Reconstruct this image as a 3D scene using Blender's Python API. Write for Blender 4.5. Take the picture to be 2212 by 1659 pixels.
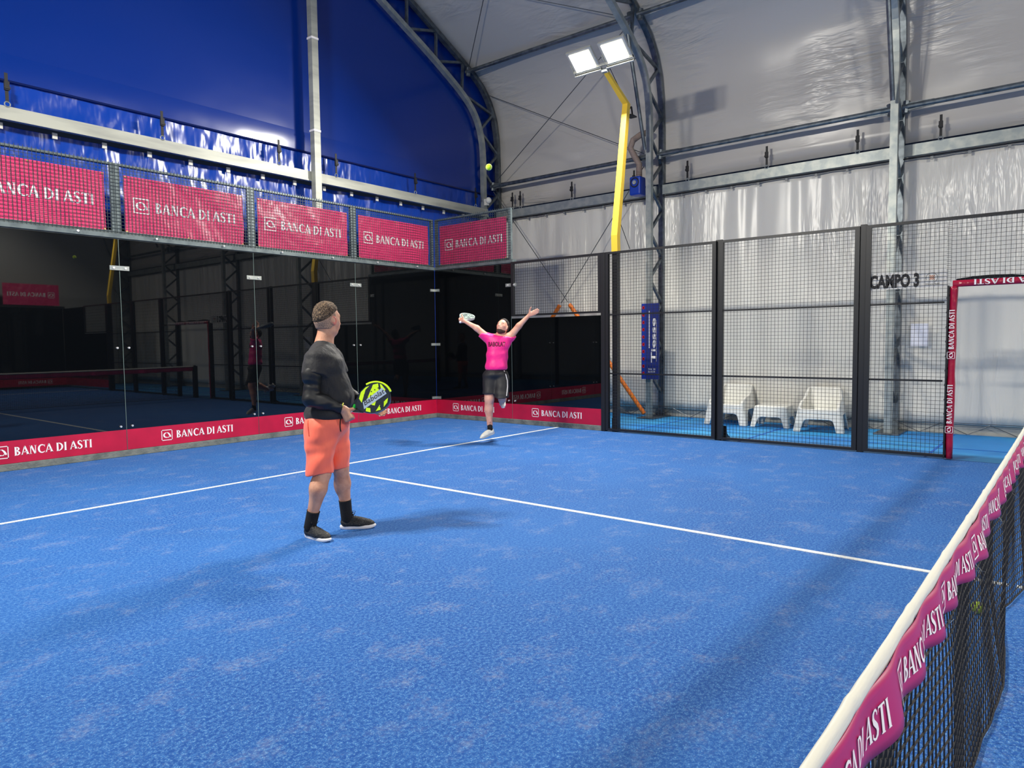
import bpy, bmesh, math, random
import numpy as np
from mathutils import Vector, Matrix, noise
random.seed(7)
S = bpy.context.scene
COL = S.collection
for o in list(bpy.data.objects): bpy.data.objects.remove(o)
PI = math.pi

# ------------------------------------------------------------------ camera
CAM = np.array([-10.1582386, -10.2816126, 1.51661728])
YAW, PITCH, ROLL, FPX = 0.674353755, -0.0617663219, -0.0105763593, 1517.63404
CX, CY = 1106 + 15.0779, 829.5 + 4.0946
cf = np.array([math.cos(YAW)*math.cos(PITCH), math.sin(YAW)*math.cos(PITCH), math.sin(PITCH)])
_r = np.array([math.sin(YAW), -math.cos(YAW), 0.0]); _u = np.cross(_r, cf)
cr = _r*math.cos(ROLL) + _u*math.sin(ROLL); cu = -_r*math.sin(ROLL) + _u*math.cos(ROLL)
cam = bpy.data.cameras.new('camera'); camo = bpy.data.objects.new('camera', cam); COL.objects.link(camo)
cam.sensor_width = 36.0; cam.lens = FPX/2212*36.0
cam.shift_x = -(CX-1106)/2212; cam.shift_y = (CY-829.5)/2212
cam.clip_start = 0.02; cam.clip_end = 200
M = Matrix(((cr[0], cu[0], -cf[0], CAM[0]), (cr[1], cu[1], -cf[1], CAM[1]), (cr[2], cu[2], -cf[2], CAM[2]), (0, 0, 0, 1)))
camo.matrix_world = M
S.camera = camo

def at(u, v, depth):
    """measured place in the photo, at a distance along the view -> world point"""
    return CAM + depth*(cf + cr*(u-CX)/FPX - cu*(v-CY)/FPX)

# ------------------------------------------------------------------ world and exposure
w = bpy.data.worlds.new('world'); S.world = w; w.use_nodes = True
w.node_tree.nodes['Background'].inputs[0].default_value = (0.02, 0.03, 0.06, 1)
w.node_tree.nodes['Background'].inputs[1].default_value = 0.3
S.view_settings.view_transform = 'Standard'; S.view_settings.look = 'None'
S.view_settings.gamma = 1.0; S.view_settings.use_curve_mapping = False
S.view_settings.exposure = 0.0
LAMP_POWER = 330.0
LAMP_COLOR = (1.0, 0.955, 0.86)

# ------------------------------------------------------------------ materials
def srgb(r, g, b):
    f = lambda c: c/12.92 if c <= 0.04045 else ((c+0.055)/1.055)**2.4
    return (f(r/255), f(g/255), f(b/255), 1)
MATS = {}
def mat(name, col, rough=0.5, metal=0.0, spec=0.5, bump=None, var=None, coat=0.0, sheen=0.0, trans=0.0):
    """bump=(scale vec, strength, detail); var=(scale, colour2, lo, hi)"""
    if name in MATS: return MATS[name]
    m = bpy.data.materials.new(name); m.use_nodes = True; MATS[name] = m
    nt = m.node_tree; b = nt.nodes['Principled BSDF']
    b.inputs['Base Color'].default_value = col; b.inputs['Roughness'].default_value = rough
    b.inputs['Metallic'].default_value = metal; b.inputs['Specular IOR Level'].default_value = spec
    b.inputs['Coat Weight'].default_value = coat; b.inputs['Sheen Weight'].default_value = sheen
    tc = nt.nodes.new('ShaderNodeTexCoord')
    def noise_(scale, detail=3):
        mp = nt.nodes.new('ShaderNodeMapping'); nt.links.new(tc.outputs['Object'], mp.inputs['Vector'])
        sc = scale if hasattr(scale, '__len__') else (scale,)*3
        mp.inputs['Scale'].default_value = sc
        n = nt.nodes.new('ShaderNodeTexNoise'); n.inputs['Scale'].default_value = 1.0
        n.inputs['Detail'].default_value = detail; nt.links.new(mp.outputs[0], n.inputs['Vector']); return n
    if var:
        n = noise_(var[0]); mr = nt.nodes.new('ShaderNodeMapRange'); nt.links.new(n.outputs[0], mr.inputs[0])
        mr.inputs[1].default_value = var[2]; mr.inputs[2].default_value = var[3]
        mx = nt.nodes.new('ShaderNodeMix'); mx.data_type = 'RGBA'
        mx.inputs[6].default_value = col; mx.inputs[7].default_value = var[1]
        nt.links.new(mr.outputs[0], mx.inputs[0]); nt.links.new(mx.outputs[2], b.inputs['Base Color'])
    if bump:
        n = noise_(bump[0], bump[2] if len(bump) > 2 else 3)
        bp = nt.nodes.new('ShaderNodeBump'); bp.inputs['Strength'].default_value = bump[1]
        bp.inputs['Distance'].default_value = bump[3] if len(bump) > 3 else 0.02
        nt.links.new(n.outputs[0], bp.inputs['Height']); nt.links.new(bp.outputs[0], b.inputs['Normal'])
    return m

def turf_mat():
    m = bpy.data.materials.new('blue_turf'); m.use_nodes = True; nt = m.node_tree; b = nt.nodes['Principled BSDF']
    tc = nt.nodes.new('ShaderNodeTexCoord')
    def N(scale, detail, rough=0.5, vec=(1, 1, 1)):
        mp = nt.nodes.new('ShaderNodeMapping'); mp.inputs['Scale'].default_value = vec
        nt.links.new(tc.outputs['Object'], mp.inputs['Vector'])
        n = nt.nodes.new('ShaderNodeTexNoise'); n.inputs['Scale'].default_value = scale; n.inputs['Detail'].default_value = detail
        n.inputs['Roughness'].default_value = rough; nt.links.new(mp.outputs[0], n.inputs['Vector']); return n
    def MR(n, a, c, lo=0, hi=1):
        r = nt.nodes.new('ShaderNodeMapRange'); nt.links.new(n.outputs[0], r.inputs[0])
        for i, v in enumerate((a, c, lo, hi)): r.inputs[i+1].default_value = v
        return r
    def MX(a, c, f):
        x = nt.nodes.new('ShaderNodeMix'); x.data_type = 'RGBA'
        for s, v in ((6, a), (7, c)):
            if isinstance(v, tuple): x.inputs[s].default_value = v
            else: nt.links.new(v, x.inputs[s])
        nt.links.new(f, x.inputs[0]); return x.outputs[2]
    speck = MR(N(160, 2, 0.7), 0.46, 0.66)
    c1 = MX(srgb(32, 94, 166), srgb(116, 162, 204), speck.outputs[0])
    dark = MR(N(55, 3, 0.7), 0.42, 0.62)
    c2 = MX(srgb(20, 74, 148), c1, dark.outputs[0])
    patch = MR(N(3.1, 7, 0.74, (1, 1.15, 1)), 0.52, 0.76, 0, 0.85)
    fine_ = MR(N(38, 3, 0.7), 0.36, 0.62)
    pm = nt.nodes.new('ShaderNodeMath'); pm.operation = 'MULTIPLY'; nt.links.new(patch.outputs[0], pm.inputs[0]); nt.links.new(fine_.outputs[0], pm.inputs[1])
    c3 = MX(c2, srgb(140, 150, 172), pm.outputs[0])
    wear = MR(N(0.45, 4, 0.6), 0.38, 0.66, 0, 0.35)
    c4 = MX(c3, srgb(50, 112, 184), wear.outputs[0])
    nt.links.new(c4, b.inputs['Base Color']); b.inputs['Roughness'].default_value = 0.85
    b.inputs['Specular IOR Level'].default_value = 0.25
    bp = nt.nodes.new('ShaderNodeBump'); bp.inputs['Strength'].default_value = 0.6; bp.inputs['Distance'].default_value = 0.006
    nt.links.new(N(140, 2, 0.7).outputs[0], bp.inputs['Height']); nt.links.new(bp.outputs[0], b.inputs['Normal'])
    return m
TURF = turf_mat()
M_TILE = mat('light_blue_walkway', srgb(28, 128, 205), 0.6, var=((.7, .7, 1), srgb(50, 152, 214), 0.42, 0.6), bump=(60, 0.2))
M_LINE = mat('white_line', srgb(225, 228, 226), 0.8, bump=(150, 0.4), var=(90, srgb(170, 190, 215), 0.5, 0.8))
M_BLK = mat('black_powder_coat', srgb(22, 24, 28), 0.42)
M_MESH = mat('black_wire', srgb(28, 30, 34), 0.45)
M_GMESH = mat('grey_wire', srgb(52, 62, 68), 0.45, 0.2)
M_GALV = mat('galvanised_steel', srgb(150, 158, 158), 0.42, 0.55, var=(7, srgb(176, 180, 174), 0.4, 0.65))
M_GALVD = mat('dark_galvanised_steel', srgb(118, 126, 132), 0.38, 0.75, var=(9, srgb(90, 98, 104), 0.4, 0.65))
M_WBEAM = mat('pale_steel', srgb(176, 178, 168), 0.5, 0.25, var=((1.2, 1.2, 9), srgb(150, 152, 146), 0.4, 0.7))
M_GRAYF = mat('grey_frame_steel', srgb(105, 116, 118), 0.45, 0.35, var=(8, srgb(85, 96, 100), 0.4, 0.65))
M_GLASS = mat('black_backed_glass', (0.0022, 0.0028, 0.0036, 1), 0.015, 0.0, 0.62)
M_EDGE = mat('glass_edge', srgb(130, 150, 145), 0.2)
M_KERB = mat('concrete_kerb', srgb(120, 124, 118), 0.85, var=(6, srgb(90, 96, 94), 0.4, 0.65), bump=(40, 0.4))
M_RED = mat('crimson_print', srgb(190, 18, 60), 0.4, var=(3, srgb(172, 14, 54), 0.4, 0.7))
M_BAN = mat('crimson_banner_vinyl', srgb(214, 50, 106), 0.34, bump=((3.2, 3.2, 2.2), 0.8, 2, 0.07))
M_WHT = mat('white_print', srgb(240, 236, 236), 0.55)
M_BLUE = mat('blue_tarp', srgb(3, 44, 130), 0.21, bump=((.5, .5, .7), 0.35, 2, 0.1))
M_BLUEW = mat('blue_wrinkled_tarp', srgb(5, 58, 160), 0.24, bump=((4.2, 4.2, 1.5), 0.75, 2, 0.07))
def membrane(name, scale, strength, rot=0.0, dist=0.08, rough=0.32, col=srgb(190, 186, 180)):
    m = bpy.data.materials.new(name); m.use_nodes = True; nt = m.node_tree; b = nt.nodes['Principled BSDF']
    b.inputs['Base Color'].default_value = col; b.inputs['Roughness'].default_value = rough
    tc = nt.nodes.new('ShaderNodeTexCoord'); mp = nt.nodes.new('ShaderNodeMapping')
    mp.inputs['Rotation'].default_value = (rot, 0, 0); mp.inputs['Scale'].default_value = scale
    nt.links.new(tc.outputs['Object'], mp.inputs['Vector'])
    n = nt.nodes.new('ShaderNodeTexNoise'); n.inputs['Scale'].default_value = 1; n.inputs['Detail'].default_value = 3
    n.inputs['Distortion'].default_value = 0.4
    nt.links.new(mp.outputs[0], n.inputs['Vector'])
    big = nt.nodes.new('ShaderNodeTexNoise'); big.inputs['Scale'].default_value = 0.55; big.inputs['Detail'].default_value = 1
    nt.links.new(tc.outputs['Object'], big.inputs['Vector'])
    mr = nt.nodes.new('ShaderNodeMapRange'); nt.links.new(big.outputs[0], mr.inputs[0]); mr.inputs[1].default_value = 0.34; mr.inputs[2].default_value = 0.72; mr.interpolation_type = 'SMOOTHERSTEP'
    mu = nt.nodes.new('ShaderNodeMath'); mu.operation = 'MULTIPLY'; nt.links.new(n.outputs[0], mu.inputs[0]); nt.links.new(mr.outputs[0], mu.inputs[1])
    bp = nt.nodes.new('ShaderNodeBump'); bp.inputs['Strength'].default_value = strength; bp.inputs['Distance'].default_value = dist
    nt.links.new(mu.outputs[0], bp.inputs['Height']); nt.links.new(bp.outputs[0], b.inputs['Normal'])
    return m
M_ROOF = membrane('roof_membrane', (1.2, 1.3, 8.0), 0.9, 0.45, 0.09, 0.29)
M_CURT = membrane('side_curtain', (6.0, 6.0, 0.9), 1.0, 0.0, 0.07, 0.28, srgb(224, 221, 212))
M_YEL = mat('yellow_powder_coat', srgb(236, 196, 60), 0.4)
M_LAMPB = mat('lamp_housing', srgb(190, 190, 180), 0.35, 0.4)
M_ORANGE = mat('orange_padding', srgb(235, 120, 20), 0.5)
M_WPLAS = mat('white_plastic', srgb(226, 226, 220), 0.42)
M_STRAP = mat('black_strap', srgb(30, 30, 32), 0.6)
M_CABLE = mat('steel_cable', srgb(88, 92, 96), 0.4, 0.6)
M_NET = mat('black_net_cord', srgb(14, 15, 18), 0.7)
M_TAPE = mat('cream_net_tape', srgb(222, 220, 206), 0.55, bump=((4, 30, 30), 0.25))
M_NBAN = mat('magenta_net_band', srgb(176, 34, 98), 0.38)
M_PAD = mat('crimson_pad_vinyl', srgb(158, 18, 54), 0.28, bump=((9, 9, 7), 0.7, 2, 0.03))
M_BALL = mat('tennis_yellow', srgb(205, 240, 30), 0.8, sheen=0.4, bump=(300, 0.3))
def emis(name, col, s):
    m = bpy.data.materials.new(name); m.use_nodes = True; nt = m.node_tree
    b = nt.nodes['Principled BSDF']; b.inputs['Base Color'].default_value = (0.9, 0.9, 0.85, 1)
    b.inputs['Emission Color'].default_value = col; b.inputs['Emission Strength'].default_value = s; return m
M_LED = emis('lit_floodlight_glass', (1, 0.97, 0.84, 1), 5)

# ------------------------------------------------------------------ object helpers
def tag(o, label=None, cat=None, group=None, kind=None):
    if label: o['label'] = label
    if cat: o['category'] = cat
    if group: o['group'] = group
    if kind: o['kind'] = kind
    return o
def empty(name, loc, label, cat, group=None, rz=0.0):
    o = bpy.data.objects.new(name, None); COL.objects.link(o); o.location = Vector([float(c) for c in loc]); o.rotation_euler = (0, 0, rz)
    o.empty_display_size = 0.1
    return tag(o, label, cat, group)
def copy_tree(o, parent=None):
    c = o.copy(); COL.objects.link(c)
    if parent: c.parent = parent
    for ch in o.children: copy_tree(ch, c)
    return c
class MB:
    def __init__(s): s.v = []; s.f = []
    def add(s, vs, fs):
        n = len(s.v); s.v += [tuple(float(c) for c in p) for p in vs]; s.f += [tuple(i+n for i in f) for f in fs]; return s
    def box(s, x0, x1, y0, y1, z0, z1):
        x0, x1 = min(x0, x1), max(x0, x1); y0, y1 = min(y0, y1), max(y0, y1); z0, z1 = min(z0, z1), max(z0, z1)
        return s.add([(x0, y0, z0), (x1, y0, z0), (x1, y1, z0), (x0, y1, z0), (x0, y0, z1), (x1, y0, z1), (x1, y1, z1), (x0, y1, z1)],
                     [(0, 3, 2, 1), (4, 5, 6, 7), (0, 1, 5, 4), (1, 2, 6, 5), (2, 3, 7, 6), (3, 0, 4, 7)])
    def bar(s, a, b, w, h=None, up=(0, 0, 1)):
        h = h or w; a = Vector([float(c) for c in a]); b = Vector([float(c) for c in b]); d = (b-a).normalized(); up = Vector(up)
        if abs(d.dot(up)) > .98: up = Vector((0, 1, 0)) if abs(d.y) < .9 else Vector((1, 0, 0))
        x = d.cross(up).normalized(); y = x.cross(d).normalized()
        vs = [p + x*i*w/2 + y*j*h/2 for p in (a, b) for i, j in ((-1, -1), (1, -1), (1, 1), (-1, 1))]
        return s.add(vs, [(0, 1, 2, 3), (7, 6, 5, 4), (0, 4, 5, 1), (1, 5, 6, 2), (2, 6, 7, 3), (3, 7, 4, 0)])
    def tube(s, pts, r, n=10, cap=True):
        pts = [Vector([float(c) for c in p]) for p in pts]; rr = r if hasattr(r, '__len__') else [r]*len(pts); rings = []
        d0 = (pts[1]-pts[0]).normalized(); up = Vector((0, 0, 1)) if abs(d0.z) < .9 else Vector((1, 0, 0)); x = d0.cross(up).normalized()
        vs = []
        for i, p in enumerate(pts):
            if i == 0: d = pts[1]-pts[0]
            elif i == len(pts)-1: d = pts[-1]-pts[-2]
            else: d = (pts[i+1]-pts[i]).normalized() + (pts[i]-pts[i-1]).normalized()
            d = d.normalized(); x = (x - d*x.dot(d)).normalized(); y = d.cross(x)
            for k in range(n):
                a = 2*PI*k/n; vs.append(p + (x*math.cos(a) + y*math.sin(a))*rr[i])
        fs = [(i*n+k, i*n+(k+1) % n, (i+1)*n+(k+1) % n, (i+1)*n+k) for i in range(len(pts)-1) for k in range(n)]
        if cap: fs += [tuple(range(n))[::-1], tuple(range((len(pts)-1)*n, len(pts)*n))]
        return s.add(vs, fs)
    def grid(s, fn, nu, nv):
        vs = [fn(i/nu, j/nv) for j in range(nv+1) for i in range(nu+1)]
        return s.add(vs, [(j*(nu+1)+i, j*(nu+1)+i+1, (j+1)*(nu+1)+i+1, (j+1)*(nu+1)+i) for j in range(nv) for i in range(nu)])
    def sphere(s, c, r, n=12, m=8):
        r = r if hasattr(r, '__len__') else (r, r, r)
        vs = [(c[0]+r[0]*math.sin(PI*j/m)*math.cos(2*PI*i/n), c[1]+r[1]*math.sin(PI*j/m)*math.sin(2*PI*i/n), c[2]+r[2]*math.cos(PI*j/m)) for j in range(m+1) for i in range(n)]
        return s.add(vs, [(j*n+i, (j+1)*n+i, (j+1)*n+(i+1) % n, j*n+(i+1) % n) for j in range(m) for i in range(n)])
    def prism(s, poly, fn, t0, t1):
        """poly: 2D outline; fn(a, b, t) -> 3D; thickness between t0 and t1"""
        n = len(poly)
        vs = [fn(a, b, t0) for a, b in poly] + [fn(a, b, t1) for a, b in poly]
        return s.add(vs, [tuple(range(n))[::-1], tuple(range(n, 2*n))] + [(i, (i+1) % n, n+(i+1) % n, n+i) for i in range(n)])
    def build(s, name, m, parent=None, smooth=False, bevel=0, origin=None, solid=0, fixn=False):
        me = bpy.data.meshes.new(name)
        vs = s.v
        if origin is not None: vs = [(a-origin[0], b-origin[1], c-origin[2]) for a, b, c in vs]
        me.from_pydata(vs, [], s.f); me.update()
        if fixn or smooth:
            bm = bmesh.new(); bm.from_mesh(me)
            if smooth == 'weld' or fixn: bmesh.ops.remove_doubles(bm, verts=bm.verts, dist=1e-5)
            bmesh.ops.recalc_face_normals(bm, faces=bm.faces); bm.to_mesh(me); bm.free()
        if m: me.materials.append(m)
        if smooth: me.shade_smooth()
        o = bpy.data.objects.new(name, me); COL.objects.link(o)
        if origin is not None: o.location = Vector([float(c) for c in origin])
        if parent is not None:
            o.parent = parent
            if origin is None and s is not None: o.matrix_parent_inverse = parent_inv(parent)
        if bevel:
            b = o.modifiers.new('bevel', 'BEVEL'); b.width = bevel; b.segments = 2; b.limit_method = 'ANGLE'
        if solid:
            b = o.modifiers.new('solid', 'SOLIDIFY'); b.thickness = solid; b.offset = 0
        return o
def world_of(p):
    m = Matrix.Identity(4)
    chain = []
    while p: chain.append(p); p = p.parent
    for q in reversed(chain):
        loc = Matrix.LocRotScale(q.location, q.rotation_euler, q.scale)
        m = m @ (q.matrix_parent_inverse if q.parent else Matrix.Identity(4)) @ loc
    return m
def parent_inv(p): return world_of(p).inverted()
def struct(o): o['kind'] = 'structure'; return o
def nz(x, y, z=0.0): return noise.noise(Vector((x, y, z)))

# ------------------------------------------------------------------ lettering drawn as outlines (height 1)
def ring(cx, cy, rx, ry, a0, a1, t0, t1, n=14):
    """arc whose thickness goes from t0 at the ends to t1 in the middle"""
    out = []
    pts = []
    for i in range(n+1):
        a = math.radians(a0 + (a1-a0)*i/n); k = math.sin(PI*i/n)
        t = t0 + (t1-t0)*k
        pts.append(((cx+rx*math.cos(a), cy+ry*math.sin(a)), (cx+(rx-t)*math.cos(a), cy+(ry-min(t, .1+.3*t))*math.sin(a))))
    for i in range(n): out.append([pts[i][0], pts[i+1][0], pts[i+1][1], pts[i][1]])
    return out
def stroke(pts, ws):
    out = []; L = []
    for i, p in enumerate(pts):
        a = pts[max(i-1, 0)]; b = pts[min(i+1, len(pts)-1)]; dx, dy = b[0]-a[0], b[1]-a[1]; l = math.hypot(dx, dy)
        nx, ny = -dy/l, dx/l; w = ws[i]/2
        L.append(((p[0]+nx*w, p[1]+ny*w), (p[0]-nx*w, p[1]-ny*w)))
    for i in range(len(pts)-1): out.append([L[i][0], L[i+1][0], L[i+1][1], L[i][1]])
    return out
def q(x0, y0, x1, y1): return [(x0, y0), (x1, y0), (x1, y1), (x0, y1)]
def stem(x, w=.19): return [[(x-.045, 0), (x+w+.045, 0), (x+w, .05), (x+w, .95), (x+w+.045, 1), (x-.045, 1), (x, .95), (x, .05)]]
G = {}
G['I'] = (stem(.05), .29)
G['B'] = (stem(.05) + ring(.22, .76, .32, .24, -90, 90, .07, .18) + ring(.22, .27, .38, .27, -90, 90, .07, .19), .64)
G['D'] = (stem(.05) + ring(.22, .5, .52, .5, -90, 90, .07, .20, 18), .78)
G['A'] = ([[(-.01, 0), (.10, 0), (.38, .93), (.30, 1.02)], [(.28, 1.02), (.43, 1.02), (.78, 0), (.55, 0)], q(.13, .3, .58, .36), q(-.04, 0, .14, .045), q(.50, 0, .80, .045)], .76)
G['N'] = ([q(.07, 0, .15, 1), q(.57, 0, .65, 1), [(.05, 1), (.27, 1), (.65, 0), (.49, 0)], q(.0, 0, .22, .045), q(.0, .955, .16, 1), q(.50, .955, .72, 1)], .76)
G['C'] = (ring(.44, .5, .42, .52, 42, 318, .07, .21, 22) + [[(.70, .70), (.76, .72), (.76, .99), (.71, .90)]], .76)
G['T'] = ([q(.23, 0, .42, .95), q(.0, .92, .64, 1), [(0, .78), (.05, .93), (0, 1)], [(.64, .78), (.59, .93), (.64, 1)], q(.18, 0, .46, .045)], .66)
_s = [(.46, .78), (.44, .90), (.33, .985), (.22, .985), (.10, .90), (.08, .76), (.15, .62), (.28, .52), (.41, .41), (.47, .27), (.43, .12), (.31, .02), (.20, .015), (.07, .09), (.04, .24)]
G['S'] = (stroke(_s, [.05, .08, .09, .10, .15, .18, .20, .21, .20, .18, .15, .10, .09, .08, .05]), .54)
def wide_text(t, sp=.06, space=.36):
    x = 0; out = []
    for ch in t:
        if ch == ' ': x += space-sp; continue
        g, adv = G[ch]
        out += [[(a+x, b) for a, b in p] for p in g]; x += adv+sp
    return out, x-sp
def bank_logo():
    """square outline with a rounded mark, height 1.5, then the name"""
    t = .09; h = 1.45; y0 = -.22
    L = [q(0, y0, h, y0+t), q(0, y0+h-t, h, y0+h), q(0, y0, t, y0+h), q(h-t, y0, h, y0+h)]
    L += ring(.66, .5, .44, .37, 75, 300, .05, .21, 18)
    L += stroke([(.66, .86), (.86, .80), (1.02, .62), (1.12, .44), (1.22, .22)], [.06, .13, .20, .21, .19])
    L += stroke([(.84, .14), (.96, .20), (1.06, .36)], [.05, .09, .04])
    T, wt = wide_text('BANCA DI ASTI')
    T = [[(a+h+.55, b) for a, b in p] for p in T]
    return L + T, h+.55+wt
BANK, BANKW = bank_logo()
def lettering(polys, fn, name, m, parent, split=True):
    """polys in text space -> mesh through fn(a, b)"""
    mb = MB()
    for p in polys: mb.add([fn(a, b) for a, b in p], [tuple(range(len(p)))])
    return mb.build(name, m, parent)
def font_text(body, size, fn, name, m, parent, bold=0.0, sx=1.0, align='LEFT', shear=0.0, thick=0.0):
    cu_ = bpy.data.curves.new(name, 'FONT'); cu_.body = body; cu_.size = size; cu_.offset = bold; cu_.align_x = align; cu_.shear = shear
    cu_.resolution_u = 3
    ob = bpy.data.objects.new(name, cu_); COL.objects.link(ob)
    dg = bpy.context.evaluated_depsgraph_get(); me = bpy.data.meshes.new_from_object(ob.evaluated_get(dg))
    bpy.data.objects.remove(ob); bpy.data.curves.remove(cu_)
    for v in me.vertices: v.co = Vector([float(c) for c in fn(v.co.x*sx, v.co.y)])
    me.name = name
    me.materials.clear(); me.materials.append(m)
    o = bpy.data.objects.new(name, me); COL.objects.link(o)
    if parent is not None: o.parent = parent; o.matrix_parent_inverse = parent_inv(parent)
    return o
# ================================================================== HALL
XR = 2.78; XL = -12.78; XM = -5.0; GY = 0.72; FY = -20.7
ARCH_Y = [0.6, -3.68, -7.92, -12.2, -16.45, -20.6]
def outer_profile(off=0.0):
    """x, z points of the right half from the eaves to the ridge (x towards the middle)"""
    P = [(2.72, 0.0), (2.72, 4.6), (2.72, 5.6), (2.70, 6.2), (2.62, 6.65), (2.45, 7.02), (2.20, 7.32), (1.85, 7.55), (1.40, 7.78), (0.03, 8.45), (-2.4, 9.62), (-5.0, 10.85)]
    return P
def inner_profile():
    return [(2.20, 0.0), (2.20, 4.6), (2.20, 5.75), (2.17, 6.15), (2.05, 6.52), (1.82, 6.82), (1.45, 7.08), (1.05, 7.30), (0.6, 7.55), (-0.65, 8.15), (-2.6, 9.10), (-5.0, 10.25)]
mir = lambda P: [(2*XM - x, z) for x, z in P]
OUT = outer_profile(); INN = inner_profile()

# floor
g = MB(); g.box(-10.0, 0.0, -20.0, 0.0, -0.06, 0.0); struct(g.build('floor', TURF))
g = MB(); g.box(0.0, 2.9, -21, 1.0, -0.06, -0.003).box(-12.9, -10.0, -21, 1.0, -0.06, -0.003).box(-10, 0, 0.0, 1.0, -.06, -.003).box(-10, 0, -21, -20.0, -.06, -.003)
fl = struct(g.build('floor', M_TILE))
sm_ = mat('tile_seam', srgb(14, 92, 190), 0.7)
g = MB()
for y in (-2.1, -4.35, -6.3, -8.75, -10.4): g.box(0.06, 2.7, y, y-0.03, -0.002, 0.0012)
g.box(1.05, 1.07, -21, 1, -.002, .0012)
g.build('seam', sm_, fl)

# court lines
def line(x0, x1, y0, y1, label):
    g = MB(); g.box(x0, x1, y0, y1, 0.0, 0.004); o = g.build('court_line', M_LINE); tag(o, label, 'line', 'painted court lines'); return o
line(-9.98, -0.02, -3.075, -3.025, 'white service line running across the court in front of the glass')
line(-5.025, -4.975, -9.98, -2.85, 'white centre line running from the net to the service line')
line(-9.98, -0.02, -16.975, -16.925, 'white service line on the far side of the net')
line(-5.025, -4.975, -17.15, -10.02, 'white centre line on the far side of the net')

# roof membrane with the upper side walls, in strips between trusses (sagging a little between them)
def roof():
    P = [(x+.06, z+.05) for x, z in OUT[1:]]; Q = []
    for i in range(len(P)-1):
        n = max(1, int(math.hypot(P[i+1][0]-P[i][0], P[i+1][1]-P[i][1])/0.25))
        Q += [(P[i][0]+(P[i+1][0]-P[i][0])*k/n, P[i][1]+(P[i+1][1]-P[i][1])*k/n) for k in range(n)]
    Q.append(P[-1]); Q += mir(Q)[::-1][1:]
    ys = [GY]; 
    for i in range(len(ARCH_Y)-1):
        for k in range(1, 17): ys.append(ARCH_Y[i] + (ARCH_Y[i+1]-ARCH_Y[i])*k/16)
    ys.append(FY-.05)
    vs = []; nq = len(Q)
    for y in ys:
        t = 0
        for i in range(len(ARCH_Y)-1):
            if ARCH_Y[i+1] <= y <= ARCH_Y[i]: t = math.sin(PI*(ARCH_Y[i]-y)/(ARCH_Y[i]-ARCH_Y[i+1]))
        for j, (x, z) in enumerate(Q):
            k = 0.10*t*(1 if z > 5.3 else 0.1)
            a, b = Q[max(j-1, 0)], Q[min(j+1, nq-1)]; dx, dz = b[0]-a[0], b[1]-a[1]; l = math.hypot(dx, dz)
            # curtain-like wrinkles pulled towards the third truss
            wr = 0
            if x > 1.5 and -7.9 < y < -4.2 and 4.7 < z < 7.6:
                s = (z-5.0) - (-(y+6.2))*0.45
                wr = 0.016*math.sin(s*16+3*nz(y*.7, z*.7))*max(0, 1-abs(y+7.0)/1.9)*max(0, min(1, (7.5-z)/1.4))
            vs.append((x - dz/l*(k+wr)*(1), y, z + dx/l*(k+wr)))
    me = MB(); me.add(vs, [(i*nq+j, i*nq+j+1, (i+1)*nq+j+1, (i+1)*nq+j) for i in range(len(ys)-1) for j in range(nq-1)])
    return me.build('ceiling', M_ROOF, smooth=True, solid=0.004)
struct(roof())

# lower side curtains
def curtain(x, sgn, name, y0=GY, y1=FY):
    g = MB()
    def fn(a, b):
        y = y0+(y1-y0)*a; z = 0.16+(4.46-.16)*b
        w_ = nz(y*2.3, z*.18, 1)*.05 + nz(y*6, z*.35, 5)*.018*(.3+b) + .012*math.sin(y*18+2*nz(y, z*.3))*max(0, b-.45)
        if -8.6 < y < -7.0: w_ += .06*math.exp(-((y+7.75+.3*(z-2)*.2)/.22)**2)*(1-b*.5)
        return (x - sgn*(.02 + w_), y, z)
    g.grid(fn, 420, 26)
    return struct(g.build(name, M_CURT, smooth=True, solid=.003))
wr_ = curtain(XR, 1, 'wall_right'); wl_ = curtain(XL, -1, 'wall_left')
M_SKIRT = mat('skirt_strip', srgb(170, 172, 168), 0.5, bump=((5, 5, 5), .6))
g = MB(); g.box(XR+.03, XR+.05, GY, FY, -.02, .2).box(XR+.004, XR+.03, GY, FY, -.02, .02); g.build('skirt', M_SKIRT, wr_)
g = MB(); g.box(XL-.05, XL-.03, GY, FY, -.02, .2).box(XL-.03, XL-.004, GY, FY, -.02, .02); g.build('skirt', M_SKIRT, wl_)
# lacing along the curtain foot
g = MB()
y = 0.3; k = 0
pts = []
while y > -12.0:
    pts.append((XR-.10, y, 0.17 if k % 2 else 0.012)); y -= 0.36 if k % 2 else 0.30; k += 1
g.tube(pts, 0.006, 5); g.tube([(XR-.105, .3, .19), (XR-.105, -3, .20), (XR-.105, -8, .18), (XR-.105, -12, .2)], .005, 5)
tag(g.build('lacing_rope', M_CABLE), 'thin dark rope laced in zigzags along the foot of the white side curtain', 'rope')

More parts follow.
